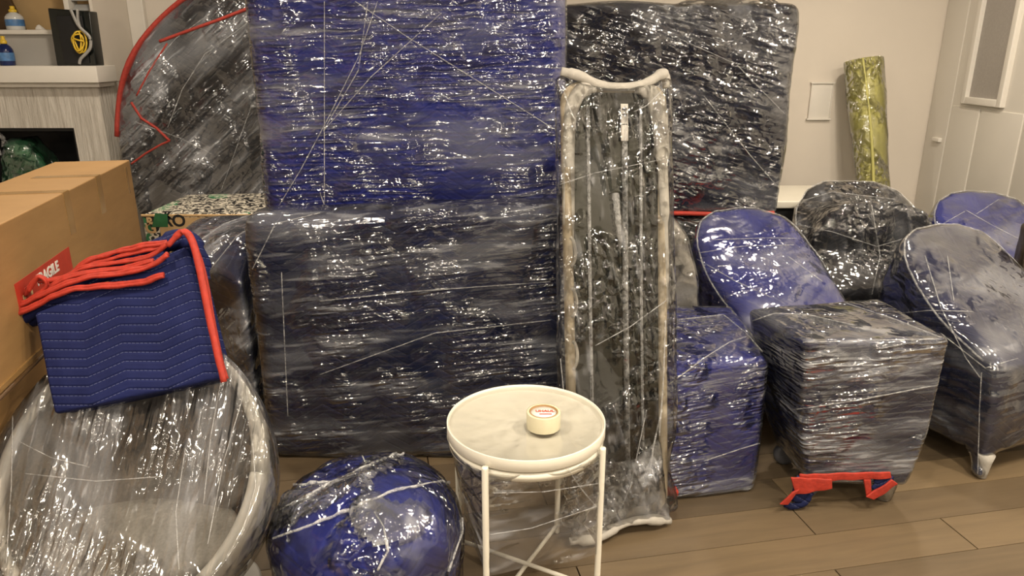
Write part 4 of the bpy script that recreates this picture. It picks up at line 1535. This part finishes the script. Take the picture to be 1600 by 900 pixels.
def rr_path(hw, s0, s1, rc, d, n=7):
    P_ = []
    for cx, cs, a0 in ((hw - rc, s1 - rc, 0), (-hw + rc, s1 - rc, 90), (-hw + rc, s0 + rc, 180), (hw - rc, s0 + rc, 270)):
        for i in range(n + 1):
            a = math.radians(a0 + 90 * i / n)
            P_.append(mB + mx * (cx + rc * math.cos(a)) + mu * (cs + rc * math.sin(a)) + mn * d)
    P_.append(P_[0])
    return P_


# backing and glass
hw = MW / 2
for nm, d0, d1, mat, shr in (('backing_board', -.02, -.004, M['black'], .012), ('mirror_glass', -.0035, .0, M['glass'], .014)):
    Pp = rr_path(hw - shr, shr, ML - shr, .05, 0)[:-1]
    n = len(Pp)
    V = [tuple(p + mn * d0) for p in Pp] + [tuple(p + mn * d1) for p in Pp]
    Fc = [tuple(range(n))[::-1], tuple(range(n, 2 * n))] + [(i, (i + 1) % n, n + (i + 1) % n, n + i) for i in range(n)]
    mk(nm, V, Fc, mat, mr, smooth=False)
mk('frame', *tube(rr_path(hw - .012, .012, ML - .012, .05, -.002), .016, 12, 1.0, tuple(mn)), M['rail'], mr)
# wooden rail and foam along the left edge, foam along the right
mk('side_rail', *tube([mp(-.47, .05, .006), mp(-.47, .5, .008), mp(-.475, 1.0, .008), mp(-.475, 1.17, .006)], .018, 12, .8, tuple(mn)), M['rail'], mr)
P = catmull([mp(-.465, .95, .008), mp(-.465, 1.08, .010), mp(-.455, 1.24, .010), mp(-.425, 1.345, .012), mp(-.34, 1.40, .012), mp(-.2, 1.415, .010)], 7)
mk('foam_edge', *tube(P, [.010, .012, .012, .012, .014, .014, .010], 12, 1.7, tuple(mn)), M['foam'], mr)
P = catmull([mp(.50, .70, .006), mp(.485, .95, .008), mp(.455, 1.18, .010), mp(.425, 1.32, .012), mp(.36, 1.395, .012), mp(.2, 1.415, .010)], 7)
mk('foam_edge', *tube(P, [.004, .006, .010, .015, .017, .014, .010], 12, 1.8, tuple(mn)), M['foam'], mr)
P = catmull([mp(-.50, ML + .034, .0), mp(-.36, ML + .022, .01), mp(-.15, ML - .006, .012), mp(.1, ML - .010, .012), mp(.3, ML + .004, .012), mp(.44, ML + .030, .01), mp(.50, ML + .028, .0), mp(.515, ML - .01, .0)], 7)
mk('top_foam', *tube(P, [.014, .017, .015, .013, .013, .015, .018, .015, .012], 14, 1.0, tuple(mn)), M['foam'], mr)
fp_ = [atz(890, 846, .02), atz(935, 838, .03), atz(975, 818, .045), atz(1010, 812, .045), atz(1046, 813, .02)]
mk('bottom_foam', *tube(catmull(fp_, 7), [.012, .020, .016, .012, .014, .018, .013], 12, 1.2), M['foam'], mr)
fu_ = [mp(-.36, .26, .03), mp(-.1, .20, .03), mp(.12, .20, .03), mp(.38, .26, .03)]
fl_ = [fp_[0], fp_[1], fp_[2], fp_[3], fp_[4]]
hl = []
for tri in ((fl_[0], fl_[1], fu_[0]), (fl_[1], fl_[2], fu_[0], fu_[1]), (fl_[2], fl_[3], fu_[1], fu_[2]), (fl_[3], fl_[4], fu_[3]), (fl_[2], fl_[3], fu_[2], fu_[3])):
    hl.append([p + mn * d for p in tri for d in (-.014, .014)] + [p + Vector((0, 0, dz)) for p in tri for dz in (-.01, .01)])
V, Fc = soft(hl, .008, 5)
V = displace(V, Fc, lambda v: .004 * noise.noise(Vector((v[0] * 60, v[1] * 30, v[2] * 14))))
V[:, 2] = np.maximum(V[:, 2], .003)
mk('film_skirt', V, Fc, M['f_skirt'], mr)
for k, s in enumerate((.36, .53, .70, .86)):
    P = catmull([mp(-.47, s, .024), mp(-.43, s + .02, .02), mp(-.42, s + .05, .02), mp(-.44, s + .08, .022), mp(-.47, s + .095, .024)], 5)
    mk('foam_scallop', *tube(P, .006, 8, 1.0, tuple(mn)), M['foam'], mr)
# light strips under the film
for x, s0, s1, rd in ((-.26, .12, 1.36, .006), (.09, .12, 1.36, .010), (.25, .2, 1.36, .005)):
    mk('plastic_strip', *tube([mp(x, s0, .004), mp(x - .01, (s0 + s1) / 2, .006), mp(x, s1, .004)], rd, 8, 1.0, tuple(mn)), M['filmrope'], mr)
V, Fc = hexa([mp(.045, 1.25, .012), mp(.115, 1.25, .012), mp(.115, 1.25, .010), mp(.045, 1.25, .010)], [mp(.045, 1.365, .012), mp(.115, 1.365, .012), mp(.115, 1.365, .010), mp(.045, 1.365, .010)], .0005, 1, 1)
mk('paper_tag', V, Fc, M['paper'], mr)
for s, hgt in ((1.345, .006), (1.33, .004), (1.30, .003)):
    V, Fc = hexa([mp(.055, s, .0135), mp(.105, s, .0135), mp(.105, s, .012), mp(.055, s, .012)], [mp(.055, s + hgt, .0135), mp(.105, s + hgt, .0135), mp(.105, s + hgt, .012), mp(.055, s + hgt, .012)], .0003, 1, 1)
    mk('tag_print', V, Fc, M['black'], mr)
V, Fc = soft([[mp(-.06, 1.09, .01), mp(.02, 1.09, .01), mp(-.05, 1.09, .022), mp(.01, 1.09, .022), mp(-.01, .93, .01), mp(.05, .93, .01), mp(.02, .86, .015), mp(.0, .93, .022), mp(.04, .93, .022)]], .006, 3)
mk('film_fold', V, Fc, M['filmrope'], mr)
# film round it all, flaring at the foot
V, Fc = hexa([mp(-.60, -.0, .05), mp(.60, -.0, .05), mp(.60, -.0, -.05), mp(-.60, -.0, -.05)],
             [mp(-.545, ML + .03, .032), mp(.545, ML + .03, .032), mp(.545, ML + .03, -.03), mp(-.545, ML + .03, -.03)], .028, .02, 4)
V = np.array(V)
for i, v in enumerate(V):
    s = (Vector(v) - mB).dot(mu)
    if s < .35:
        cx_ = mB + mu * s
        k = 1 - .14 * math.exp(-((s - .17) / .09) ** 2)
        d = Vector(v) - cx_
        dx = d.dot(mx)
        V[i] = np.array(Vector(v) + mx * (dx * (k - 1)))
    if s > ML - .06:
        dx = (Vector(v) - (mB + mu * s)).dot(mx) / (MW * .545)
        V[i] = V[i] - np.array(mu) * (.045 * max(0, 1 - dx * dx)) * (s - (ML - .06)) / .09
V = displace(V, Fc, lambda v: .005 * noise.noise(Vector((v[0] * 26, v[1] * 8, v[2] * 5))))
V[:, 2] = np.maximum(V[:, 2], .003)
mk('stretch_film', V, Fc, M['f_mirror'], mr)
bvm = bvh_of(V, Fc)
for pth, rd in (([(1034, 640), (1020, 700), (1012, 770)], .006), ([(1040, 500), (1036, 600), (1030, 680)], .005), ([(880, 140), (890, 170), (900, 190)], .004), ([(1040, 470), (985, 510), (930, 540)], .003),
                ([(876, 560), (890, 700), (900, 800)], .003), ([(1010, 640), (985, 760), (960, 815)], .003), ([(1036, 140), (1010, 165), (990, 175)], .004), ([(870, 290), (930, 270), (1030, 250)], .002)):
    P = cast(bvm, pth, .001, 8)
    if len(P) > 3:
        mk('film_strand', *tube(P, rd * .55, 6), M['thread'], mr)
